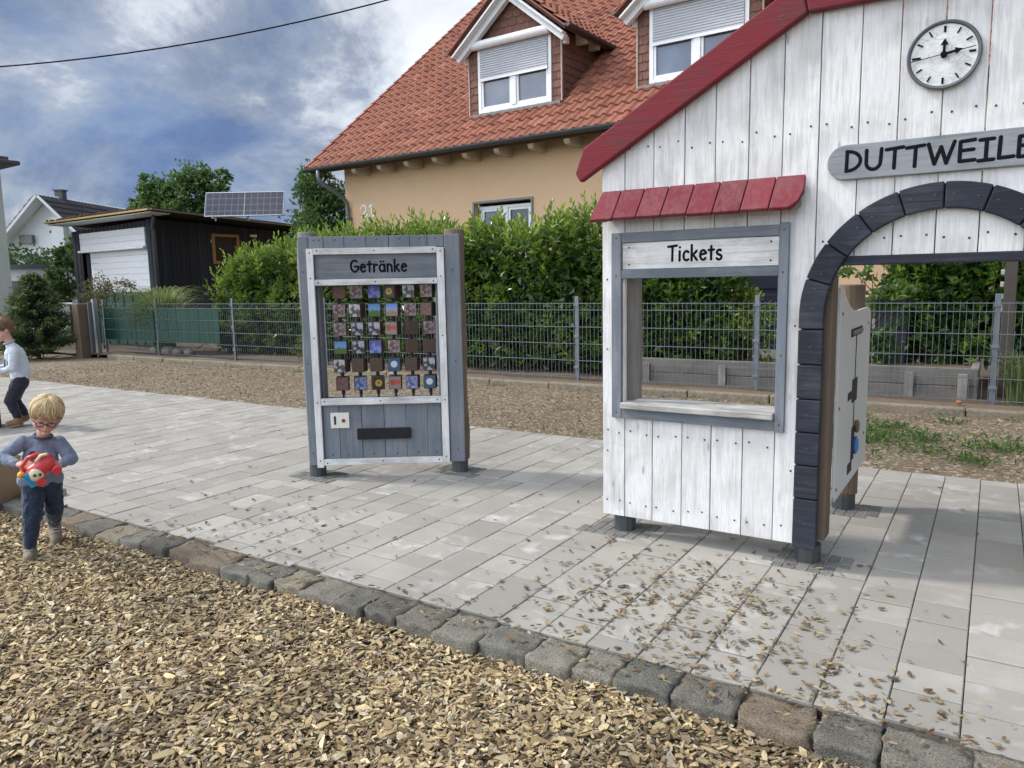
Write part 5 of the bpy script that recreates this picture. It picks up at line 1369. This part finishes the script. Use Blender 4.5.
# ================================================================== STONE BLOCK AND PLAY POST AT LEFT
def rock(name, label, loc, size, mat, seed, sub=5, rough=.05):
    bm = bmesh.new(); bmesh.ops.create_cube(bm, size=1); bmesh.ops.subdivide_edges(bm, edges=bm.edges[:], cuts=sub, use_grid_fill=True)
    for vv in bm.verts:
        p = vv.co.copy(); mx = max(abs(p.x), abs(p.y), abs(p.z)); p = p.lerp(p.normalized() * mx, .22)
        P = Vector((p.x * size[0], p.y * size[1], p.z * size[2])); vv.co = P + noise.noise_vector(P * 3.5 + Vector((seed, 0, 0))) * rough + noise.noise_vector(P * 12 + Vector((seed, 0, 0))) * rough * .3
    me = bpy.data.meshes.new(name); bm.to_mesh(me); bm.free(); me.materials.append(mat)
    for p_ in me.polygons: p_.use_smooth = True
    o = bpy.data.objects.new(name, me); C.objects.link(o); o.location = loc; o.rotation_euler = (0, 0, seed)
    tag(o, label, 'stone'); return o
rock('sandstone_block', 'big brown sandstone block at the left edge beside the boy with the toy', (-6.42, 2.30, .08), (1.0, .55, .46), M['sand_stone'], .35)
rock('kerb_stone', 'rounded grey stone lying at the end of the cobble kerb behind the toddler', (-5.85, 2.72, -.01), (.32, .16, .11), M['concrete'], .2, 4, .02)
tp_ = thing('play_post', 'dark slate play block at the left edge in front of the boy in white', 'play block', (-9.42, 3.86, 0), R_(66))
g = MB(); g.box(-.32, .14, -.18, .18, 0, .58); g.build('post_body', M['plank_dark'] if False else simple('dark slate block', (.03, .04, .045), .7, .3), tp_, bevel=.02)
g = MB(); g.box(-.34, .16, -.20, .20, .581, .62); g.build('post_top', M['dark_wood'], tp_, bevel=.01)

# ================================================================== CHILDREN
def cap(g, p, q, r0, r1, seg=14):
    p, q = Vector(p), Vector(q); d = (q - p).normalized(); P = []; Rr = []
    for k in range(4): a = R_(80 - 80 * k / 3); P.append(p - d * r0 * math.sin(a)); Rr.append(max(.0008, r0 * math.cos(a)))
    for k in range(4): a = R_(80 * k / 3); P.append(q + d * r1 * math.sin(a)); Rr.append(max(.0008, r1 * math.cos(a)))
    g.tube(P, Rr, seg)
def skin(g, name, mat, parent, vox=.005, it=5, fold=None):
    o = g.build(name, mat, parent, smooth=True)
    m_ = o.modifiers.new('remesh', 'REMESH'); m_.mode = 'VOXEL'; m_.voxel_size = vox; m_.use_smooth_shade = True
    s_ = o.modifiers.new('smooth', 'SMOOTH'); s_.factor = .5; s_.iterations = it
    if fold:
        tx = bpy.data.textures.new(name + ' folds', 'CLOUDS'); tx.noise_scale = fold[0]; tx.noise_depth = 2
        d = o.modifiers.new('folds', 'DISPLACE'); d.texture = tx; d.strength = fold[1]; d.mid_level = .5; d.texture_coords = 'LOCAL'
        s2 = o.modifiers.new('smooth2', 'SMOOTH'); s2.factor = .5; s2.iterations = 2
    return o
def skinmat(name, c):
    mt, nt, b = newmat(name); q = N(nt); o = q.obj()
    q.link(q.mix(q.noise(o, 22, 3), c, (c[0], c[1] * .86, c[2] * .84)), b.inputs['Base Color'])
    b.inputs['Roughness'].default_value = .5; b.inputs['Subsurface Weight'].default_value = .12; b.inputs['Subsurface Radius'].default_value = (.01, .004, .002)
    b.inputs['Subsurface Scale'].default_value = .5
    return mt
def cloth(name, c, var=.15, rough=.9, s=90, extra=None):
    mt, nt, b = newmat(name); q = N(nt); o = q.obj()
    f = q.noise(q.n('ShaderNodeMapping', {'Vector': o, 'Scale': (1., 1., 2.2)}).outputs[0], s, 3, .7)
    col = q.mix(q.ramp(f, [(.35, 0.), (.65, 1.)]), tuple(x * (1 - var) for x in c), tuple(x * (1 + var) for x in c))
    if extra: col = q.mix(q.ramp(q.noise(o, extra[0], 4), [(.42, 0.), (.7, 1.)]), col, extra[1])
    q.link(col, b.inputs['Base Color']); b.inputs['Roughness'].default_value = rough; b.inputs['Sheen Weight'].default_value = .2
    q.link(q.bump(q.noise(o, s * 3, 2), .3, .001), b.inputs['Normal']); return mt
M['skin'] = skinmat('child skin', (.62, .38, .29))
M['iris'] = simple('eye iris', (.05, .07, .09), .2, bump=0); M['eyewhite'] = simple('eye white', (.7, .68, .66), .25, bump=0)
M['lip'] = simple('lips', (.48, .17, .15), .5, bump=0)

def hand_geo(g, wrist, palm_dir, normal, curl, side, s=1.):
    """child hand: palm and five fingers. palm_dir towards fingertips, normal = back of hand, side = thumb side sign"""
    d = Vector(palm_dir).normalized(); n = Vector(normal); n = (n - d * n.dot(d)).normalized(); t = d.cross(n) * side
    w = Vector(wrist)
    pc = w + d * .026 * s
    for k in (-1, 0, 1): cap(g, w + t * .007 * k * s, w + d * .036 * s + t * .0125 * k * s, .0125 * s, .0105 * s, 10)
    for k, L in zip(range(4), (.86, 1., .94, .72)):
        b = w + d * .042 * s + t * (.0175 - .0118 * k) * s; L *= .036 * s
        a1 = R_(curl * .5); a2 = R_(curl * 1.2); a3 = R_(curl * 1.7)
        p1 = b + (d * math.cos(a1) - n * math.sin(a1)) * L * .45
        p2 = p1 + (d * math.cos(a2) - n * math.sin(a2)) * L * .33
        p3 = p2 + (d * math.cos(a3) - n * math.sin(a3)) * L * .26
        cap(g, b, p1, .0062 * s, .0057 * s, 8); cap(g, p1, p2, .0057 * s, .0053 * s, 8); cap(g, p2, p3, .0053 * s, .0046 * s, 8)
    b = w + d * .012 * s + t * .014 * s; p1 = b + (d * .55 + t * .75 - n * .25).normalized() * .020 * s; p2 = p1 + (d * .85 + t * .2 - n * .4).normalized() * .018 * s
    cap(g, b, p1, .0085 * s, .0070 * s, 8); cap(g, p1, p2, .0070 * s, .0054 * s, 8)

def head_geo(g, Mh, s=1.):
    """child head, local z up, -y forward, about 0.2 m tall"""
    def E(c, r): g.ell(Mh @ (Vector(c) * s), tuple(x * s for x in r), 24, 16, M=Mh.to_3x3())
    E((0, .012, .022), (.071, .083, .078)); E((0, -.014, -.022), (.065, .060, .070)); E((0, -.030, -.068), (.034, .032, .024))
    E((-.034, -.038, -.036), (.026, .026, .026)); E((.034, -.038, -.036), (.026, .026, .026))      # cheeks
    E((0, -.080, -.026), (.0085, .010, .0085)); E((0, -.073, -.012), (.006, .008, .016))              # nose
    E((0, -.068, -.052), (.016, .009, .009)); E((0, -.058, -.082), (.015, .013, .011))
    E((0, -.055, .028), (.048, .022, .024))                                                          # brow
    for sx in (-1, 1): E((sx * .070, .008, -.012), (.008, .014, .020)); E((sx * .074, .014, -.010), (.006, .010, .016))
    return E

def face_parts(parent, Mh, s, brow):
    R3 = Mh.to_3x3()
    for sx in (-1, 1):
        g = MB(); g.ell(Mh @ (Vector((sx * .026, -.0655, -.004)) * s), (.0105 * s, .006 * s, .0052 * s), 14, 10, M=R3); ew = g.build('eye', M['eyewhite'], parent, smooth=True)
        g = MB(); g.ell(Mh @ (Vector((sx * .026, -.0700, -.0055)) * s), (.0050 * s, .0026 * s, .0040 * s), 12, 8, M=R3); g.build('iris', M['iris'], ew, smooth=True)
        g = MB(); g.tube([Mh @ (Vector((sx * x, y, z)) * s) for x, y, z in ((.014, -.0715, .0015), (.026, -.0735, .0035), (.038, -.0675, .001))], .0016 * s, 6, rnd=True); g.build('eyelid', M['skin'], parent, smooth=True)
        g = MB(); g.tube([Mh @ (Vector((sx * x, y, z)) * s) for x, y, z in ((.013, -.0765, .017), (.026, -.0765, .021), (.040, -.0695, .017))], .0018 * s, 6, rnd=True); g.build('eyebrow', brow, parent, smooth=True)
    g = MB(); g.tube([Mh @ (Vector(p) * s) for p in ((-.017, -.0735, -.0545), (-.006, -.0785, -.0525), (.006, -.0785, -.0525), (.017, -.0735, -.0545))], .0030 * s, 8, rnd=True); g.build('mouth', M['lip'], parent, smooth=True)

def hair_geo(name, Mh, s, mat, parent, cols, n=1500, front=.022, side=-.018, back=-.062, thick=1.0):
    g = MB()
    def P(az, th, lift):     # az 0 = forward(-y), th from crown
        x = math.sin(th) * math.sin(az); y = -math.sin(th) * math.cos(az); z = math.cos(th)
        return Mh @ (Vector((x * (.0735 + lift), .012 + y * (.0855 + lift), .022 + z * (.081 + lift))) * s)
    crown_th = .30
    def lim(az):
        a = abs((az + math.pi) % (2 * math.pi) - math.pi)
        zf = front if a < .75 else (front + (side - front) * min(1, (a - .75) / .5) if a < 1.6 else side + (back - side) * min(1, (a - 1.6) / .9))
        return math.acos(max(-1, min(1, (zf - .022) / .081)))
    # cap
    capm = MB(); S = 40; rows = []
    for j in range(15):
        for i in range(S):
            az = 2 * math.pi * i / S; th = max(.01, (lim(az) - .05) * j / 14); capm.v.append(tuple(P(az, th, .002)))
    for j in range(14):
        for i in range(S): capm.f.append((j * S + i, (j + 1) * S + i, (j + 1) * S + (i + 1) % S, j * S + (i + 1) % S)); capm.m.append(0); capm.c.append(cols[0])
    for k in range(n):
        az0 = random.uniform(0, 2 * math.pi); th0 = random.uniform(.0, 1.) ** 1.3 * .9; th1 = lim(az0) + random.choice((random.uniform(-.30, .05), random.uniform(-.08, .16)))
        if th1 < th0 + .2: continue
        lift = random.choice((random.uniform(.001, .007), random.uniform(.004, .015))) * thick; dz = random.gauss(0, .20); N_ = 6
        pts = [P(az0 + dz * (t / N_) + .05 * math.sin(3 * t / N_ + k), th0 + (th1 - th0) * t / N_, lift * math.sin(math.pi * min(1, .25 + .6 * t / N_))) for t in range(N_ + 1)]
        r = random.uniform(.0010, .0021) * s; c = random.choice(cols); kk = random.uniform(.6, 1.3)
        capm.tube(pts, [r * .6, r, r, r, r * .9, r * .7, r * .25], 4, 0, tuple(x * kk for x in c))
    o = capm.build(name, mat, parent, smooth=True)
    return o
M['hair'] = colmat('hair strands', .55, bump=0, var=.1)

# ---- toddler with the toy
kd = thing('person', 'blond toddler in glasses, blue grey sweater and navy trousers carrying a red plastic toy', 'person', (-4.665, 2.055, -.085), R_(66.2))
Mh = Matrix.Translation((.160, .068, .862)) @ Matrix.Rotation(R_(8), 4, 'Y') @ Matrix.Rotation(R_(28), 4, 'X') @ Matrix.Rotation(R_(-3), 4, 'Z')
HS = 1.08
g = MB(); head_geo(g, Mh, HS)
cap(g, (.125, .13, .68), (.145, .110, .80), .034, .036)                       # neck
cap(g, (.105, .13, .52), (.112, .13, .64), .060, .056); cap(g, (.05, .13, .685), (.19, .13, .66), .024, .024)
cap(g, (.03, .125, .69), (-.080, .065, .640), .020, .019); cap(g, (-.080, .065, .640), (.000, -.045, .612), .019, .0145)
cap(g, (.205, .13, .665), (.266, .075, .580), .020, .019); cap(g, (.266, .075, .580), (.190, -.035, .575), .021, .0145)
hand_geo(g, (.000, -.045, .612), (.75, -.55, -.05), (-.1, -.5, .85), 38, -1, 1.08)
hand_geo(g, (.190, -.035, .575), (-.50, -.80, .12), (.85, -.5, .1), 42, 1, 1.08)
cap(g, (.060, .13, .46), (.035, .055, .27), .045, .034); cap(g, (.035, .055, .27), (.008, .075, .09), .036, .024)
cap(g, (.150, .13, .46), (.152, .160, .27), .045, .034); cap(g, (.152, .160, .27), (.150, .325, .13), .036, .024)
cap(g, (.008, .075, .06), (.0, -.01, .03), .024, .022); cap(g, (.150, .325, .11), (.152, .27, .04), .024, .022)
body = skin(g, 'body', M['skin'], kd, .0036, 2)
face_parts(kd, Mh, HS, simple('blond brow', (.42, .28, .15), .8, bump=0))
hair_geo('hair', Mh, HS, M['hair'], kd, [(.62, .47, .27), (.70, .56, .35), (.52, .37, .19), (.76, .64, .43), (.44, .30, .15)], 4200, front=.030, side=-.004, back=-.06, thick=.85)
# glasses
g = MB()
for sx in (-1, 1):
    g.tube([Mh @ (Vector((sx * .027 + .019 * math.cos(t), -.083 + .10 * abs(sx * .027 + .019 * math.cos(t)) ** 1.3, -.006 + .0145 * math.sin(t))) * HS) for t in [2 * math.pi * k / 20 for k in range(21)]], .0030, 6)
    g.tube([Mh @ (Vector(p) * HS) for p in ((sx * .046, -.079, -.003), (sx * .066, -.045, -.004), (sx * .076, .005, -.006))], .0026, 6)
g.tube([Mh @ (Vector(p) * HS) for p in ((-.009, -.0835, -.003), (0, -.0865, .000), (.009, -.0835, -.003))], .0026, 6)
g.build('glasses', simple('dark glasses frame', (.05, .035, .045), .35, bump=0), kd, smooth=True)
# sweater
M['sweater'] = cloth('heather blue sweater', (.175, .21, .285), .30, s=120)
g = MB()
cap(g, (.088, .13, .515), (.098, .13, .60), .094, .090); cap(g, (.112, .128, .515), (.112, .13, .60), .094, .090); cap(g, (.105, .13, .62), (.118, .132, .68), .086, .062)
cap(g, (.058, .13, .700), (.178, .132, .675), .046, .046)
cap(g, (.028, .128, .708), (-.080, .065, .642), .043, .036); cap(g, (-.080, .065, .642), (-.012, -.025, .614), .036, .024)
cap(g, (.210, .13, .680), (.266, .075, .582), .043, .037); cap(g, (.266, .075, .582), (.203, -.015, .577), .036, .024)
cap(g, (.03, .12, .478), (.165, .12, .472), .052, .052); cap(g, (.03, .15, .478), (.165, .15, .472), .052, .052)
sw = skin(g, 'sweater', M['sweater'], kd, .0045, 4, (.045, .016))
g = MB(); g.tube([(.132 + .046 * math.cos(t), .110 + .047 * math.sin(t), .735 + .010 * math.sin(t) - .006 * math.cos(t)) for t in [2 * math.pi * k / 24 for k in range(25)]], .008, 8); g.build('collar', cloth('navy rib', (.03, .04, .07)), sw, smooth=True)
g = MB(); g.ell((.070, .039, .640), (.022, .006, .024), 10, 8); g.build('chest_patch', cloth('dark red patch', (.10, .02, .03), .5, s=60), sw, smooth=True)
# trousers
g = MB()
cap(g, (.062, .13, .46), (.036, .055, .275), .064, .053); cap(g, (.036, .055, .275), (.010, .072, .105), .050, .037)
cap(g, (.148, .13, .46), (.153, .158, .275), .062, .051); cap(g, (.153, .158, .275), (.150, .318, .155), .050, .038)
cap(g, (.07, .13, .475), (.14, .13, .475), .066, .066)
skin(g, 'trousers', cloth('navy trousers', (.013, .026, .055), .3, s=50), kd, .0045, 3, (.03, .018))
# boots
M['boot'] = cloth('khaki boot leather', (.17, .145, .10), .25, .8, 40); M['sole'] = simple('pale sole', (.26, .22, .16), .8)
def shoe(parent, ank, toe, mat, sole, r=.036, up=.05, lift=0):
    a, t = Vector(ank), Vector(toe); d = (t - a); d.z = 0; d.normalize()
    g = MB(); cap(g, a + Vector((0, 0, up)), a + Vector((0, 0, .0)), r * .95, r); cap(g, a - d * .01, t, r * .98, r * .82); cap(g, a - d * .012 + Vector((0, 0, -.008)), t + Vector((0, 0, -.006)), r, r * .86)
    o = skin(g, 'shoe', mat, parent, .004, 3)
    g = MB(); dn = (t - a).normalized(); s_ = dn.cross(Vector((0, 0, 1))).normalized(); n_ = s_.cross(dn).normalized(); P = []
    L0, L1 = -.048, (t - a).length + .036; k = 18
    for i in range(k):
        q_ = 2 * math.pi * i / k; u = (L0 + L1) / 2 + (L1 - L0) / 2 * math.cos(q_); v = r * 1.02 * math.sin(q_) * (1 - .12 * math.cos(q_))
        P.append(a + dn * u + s_ * v - n_ * (r + .0))
    g.add([tuple(p) for p in P] + [tuple(p + n_ * .016) for p in P], [tuple(range(k - 1, -1, -1)), tuple(range(k, 2 * k))] + [(i, (i + 1) % k, (i + 1) % k + k, i + k) for i in range(k)])
    g.build('sole', sole, o, bevel=.003)
    g = MB()
    for j in range(3): c_ = a.lerp(t, .15 + .22 * j) + n_ * (r * (.98 - .08 * j)); g.tube([c_ - s_ * r * .5, c_ + n_ * .004, c_ + s_ * r * .5], .0028, 6, rnd=True)
    g.build('lace', cloth('pale lace', (.45, .42, .36)), o)
shoe(kd, (.008, .085, .062), (-.004, .000, .042), M['boot'], M['sole'], .037)
shoe(kd, (.150, .330, .115), (.152, .268, .052), M['boot'], M['sole'], .036)

# toy: red rounded rescue truck held in front of the chest
ty = thing('toy_truck', 'red plastic toy truck with cream face and blue ribbed front held by the toddler', 'toy', (0, 0, 0))
Mt = Matrix.Translation(kd.location) @ Matrix.Rotation(R_(66.2), 4, 'Z') @ Matrix.Translation((.082, -.102, .572)) @ Matrix.Rotation(R_(-34), 4, 'Y') @ Matrix.Rotation(R_(14), 4, 'X') @ Matrix.Scale(1.15, 4)
ty.matrix_basis = Mt
M['toy_red'] = simple('red toy plastic', (.62, .045, .05), .3, .05, bump=0, coat=.3); M['toy_cream'] = simple('cream toy plastic', (.75, .68, .45), .35, .04, bump=0)
M['toy_blue'] = simple('blue toy plastic', (.03, .30, .58), .35, .05, bump=0); M['toy_yellow'] = simple('yellow toy plastic', (.72, .42, .02), .35, .05, bump=0)
g = MB(); cap(g, (-.02, 0, .0), (.055, 0, .004), .044, .040, 16); cap(g, (.04, 0, .03), (.07, 0, .028), .026, .026, 12)
skin(g, 'toy_body', M['toy_red'], ty, .004, 3)
g = MB(); g.tube([(-.045, .0, .036), (-.03, .0, .066), (.01, .0, .082), (.05, .0, .072), (.068, .0, .045)], .0105, 10, rnd=True); g.build('toy_handle', M['toy_red'], ty, smooth=True)
g = MB(); g.ell((-.014, -.026, .0), (.037, .026, .034), 18, 12); fc = g.build('toy_face', M['toy_cream'], ty, smooth=True)
for zx, zz in ((-.022, .010), (-.004, -.002)):
    g = MB(); g.ell((zx + .004, -.050, zz), (.0085, .004, .0085), 12, 8); g.build('toy_eye', simple('toy black', (.01, .01, .01), .2, bump=0) if 'toy black' not in bpy.data.materials else bpy.data.materials['toy black'], fc, smooth=True)
    g = MB(); g.ell((zx + .002, -.0535, zz + .002), (.0024, .0016, .0024), 8, 6); g.build('toy_highlight', M['eyewhite'], fc, smooth=True)
g = MB()
for k in range(5): z_ = -.032 + .013 * k; cap(g, (-.058, -.036, z_), (-.058, .03, z_), .0105, .0105, 8)
cap(g, (-.045, -.03, -.035), (-.045, -.03, .025), .014, .014, 8)
g.build('toy_grill', M['toy_blue'], ty, smooth=True)
g = MB(); g.ell((-.058, -.028, .044), (.017, .015, .017), 14, 10); tl_ = g.build('toy_lamp', M['toy_yellow'], ty, smooth=True)
g = MB(); g.ell((-.058, -.041, .044), (.008, .005, .008), 12, 8); g.build('lamp_centre', simple('orange toy plastic', (.65, .22, .01), .4, bump=0), tl_, smooth=True)
g = MB(); g.tube([(.03, -.012, .050), (.062, -.020, .062), (.082, -.02, .052)], .008, 8, rnd=True); g.build('toy_ladder', M['toy_cream'], ty, smooth=True)
for sx in (-.03, .055):
    g = MB(); g.lathe([(.004, -.05), (.021, -.05), (.024, -.042), (.024, .042), (.021, .05), (.004, .05)], (sx + .01, 0, -.040), 18, M=Matrix.Rotation(math.pi / 2, 4, 'X')); g.build('toy_wheel', M['toy_red'], ty, smooth=False, bevel=.002)

# ---- boy in the white sweater, bending at the left edge
kb_ = thing('person', 'boy in white sweater and dark trousers leaning forward at the left picture edge', 'person', (-9.15, 4.05, 0), R_(66.1))
Mh = Matrix.Translation((-.040, .02, 1.085)) @ Matrix.Rotation(R_(-76), 4, 'Z') @ Matrix.Rotation(R_(24), 4, 'X')
HS = 1.22
g = MB(); head_geo(g, Mh, HS)
cap(g, (.035, .02, .88), (.0, .02, 1.0), .045, .043); cap(g, (.05, .02, .80), (.085, .02, .60), .068, .068); cap(g, (.05, -.07, .82), (.05, .11, .82), .03, .03)
cap(g, (.05, -.10, .82), (.015, -.135, .665), .026, .024); cap(g, (.015, -.135, .665), (-.150, -.12, .625), .027, .018)
cap(g, (.05, .14, .82), (-.02, .17, .67), .026, .024); cap(g, (-.02, .17, .67), (-.18, .12, .64), .027, .018)
hand_geo(g, (-.150, -.12, .625), (-.95, .1, -.15), (0, -.4, .9), 25, 1, 1.2)
hand_geo(g, (-.18, .12, .64), (-.95, -.1, -.15), (0, .4, .9), 25, -1, 1.2)
for yy, kx, ax in ((-.05, -.045, .015), (.09, -.01, .085)):
    cap(g, (.075, yy, .50), (kx, yy, .29), .07, .05); cap(g, (kx, yy, .29), (ax, yy, .10), .045, .03); cap(g, (ax, yy, .07), (ax - .08, yy, .035), .03, .026)
skin(g, 'body', M['skin'], kb_, .0055, 2)
face_parts(kb_, Mh, HS, simple('brown brow', (.20, .11, .06), .8, bump=0))
hair_geo('hair', Mh, HS, M['hair'], kb_, [(.22, .13, .075), (.28, .17, .095), (.16, .09, .05), (.33, .21, .13)], 1700, front=.030, side=.0, back=-.05, thick=.9)
g = MB()
cap(g, (.055, .02, .80), (.088, .02, .62), .105, .104); cap(g, (.045, -.07, .845), (.045, .11, .845), .062, .062); cap(g, (.07, -.02, .55), (.07, .06, .55), .088, .088); cap(g, (.03, .02, .90), (.04, .02, .86), .056, .07)
cap(g, (.048, -.115, .835), (.015, -.138, .665), .052, .043); cap(g, (.015, -.138, .665), (-.130, -.122, .63), .042, .028)
cap(g, (.048, .155, .835), (-.02, .172, .67), .052, .043); cap(g, (-.02, .172, .67), (-.165, .125, .642), .042, .028)
swb = skin(g, 'sweater', cloth('white grey sweater', (.56, .60, .66), .06, s=80), kb_, .006, 4, (.06, .022))
g = MB(); g.tube([(.012 + .052 * math.cos(t), .02 + .052 * math.sin(t), .945 + .020 * math.cos(t)) for t in [2 * math.pi * k / 24 for k in range(25)]], .008, 8); g.build('collar', cloth('grey rib', (.42, .45, .50)), swb, smooth=True)
g = MB(); g.ell((-.052, .02, .715), (.012, .07, .055), 12, 8); g.build('chest_print', cloth('grey print', (.14, .16, .20), .5, s=50), swb, smooth=True)
g = MB()
for yy, kx, ax in ((-.05, -.045, .015), (.09, -.01, .085)):
    cap(g, (.075, yy, .50), (kx + .01, yy, .30), .085, .062); cap(g, (kx + .01, yy, .30), (ax, yy, .13), .060, .045)
cap(g, (.075, -.04, .50), (.075, .08, .50), .088, .088)
skin(g, 'trousers', cloth('black blue trousers', (.014, .016, .028), .3, s=50), kb_, .006, 3, (.04, .02))
M['tan_shoe'] = cloth('brown shoe leather', (.20, .10, .045), .25, .6, 40)
shoe(kb_, (.012, -.05, .060), (-.075, -.05, .045), M['tan_shoe'], M['sole'], .042, .03)
shoe(kb_, (.085, .09, .090), (.01, .09, .050), M['tan_shoe'], M['sole'], .042, .03)
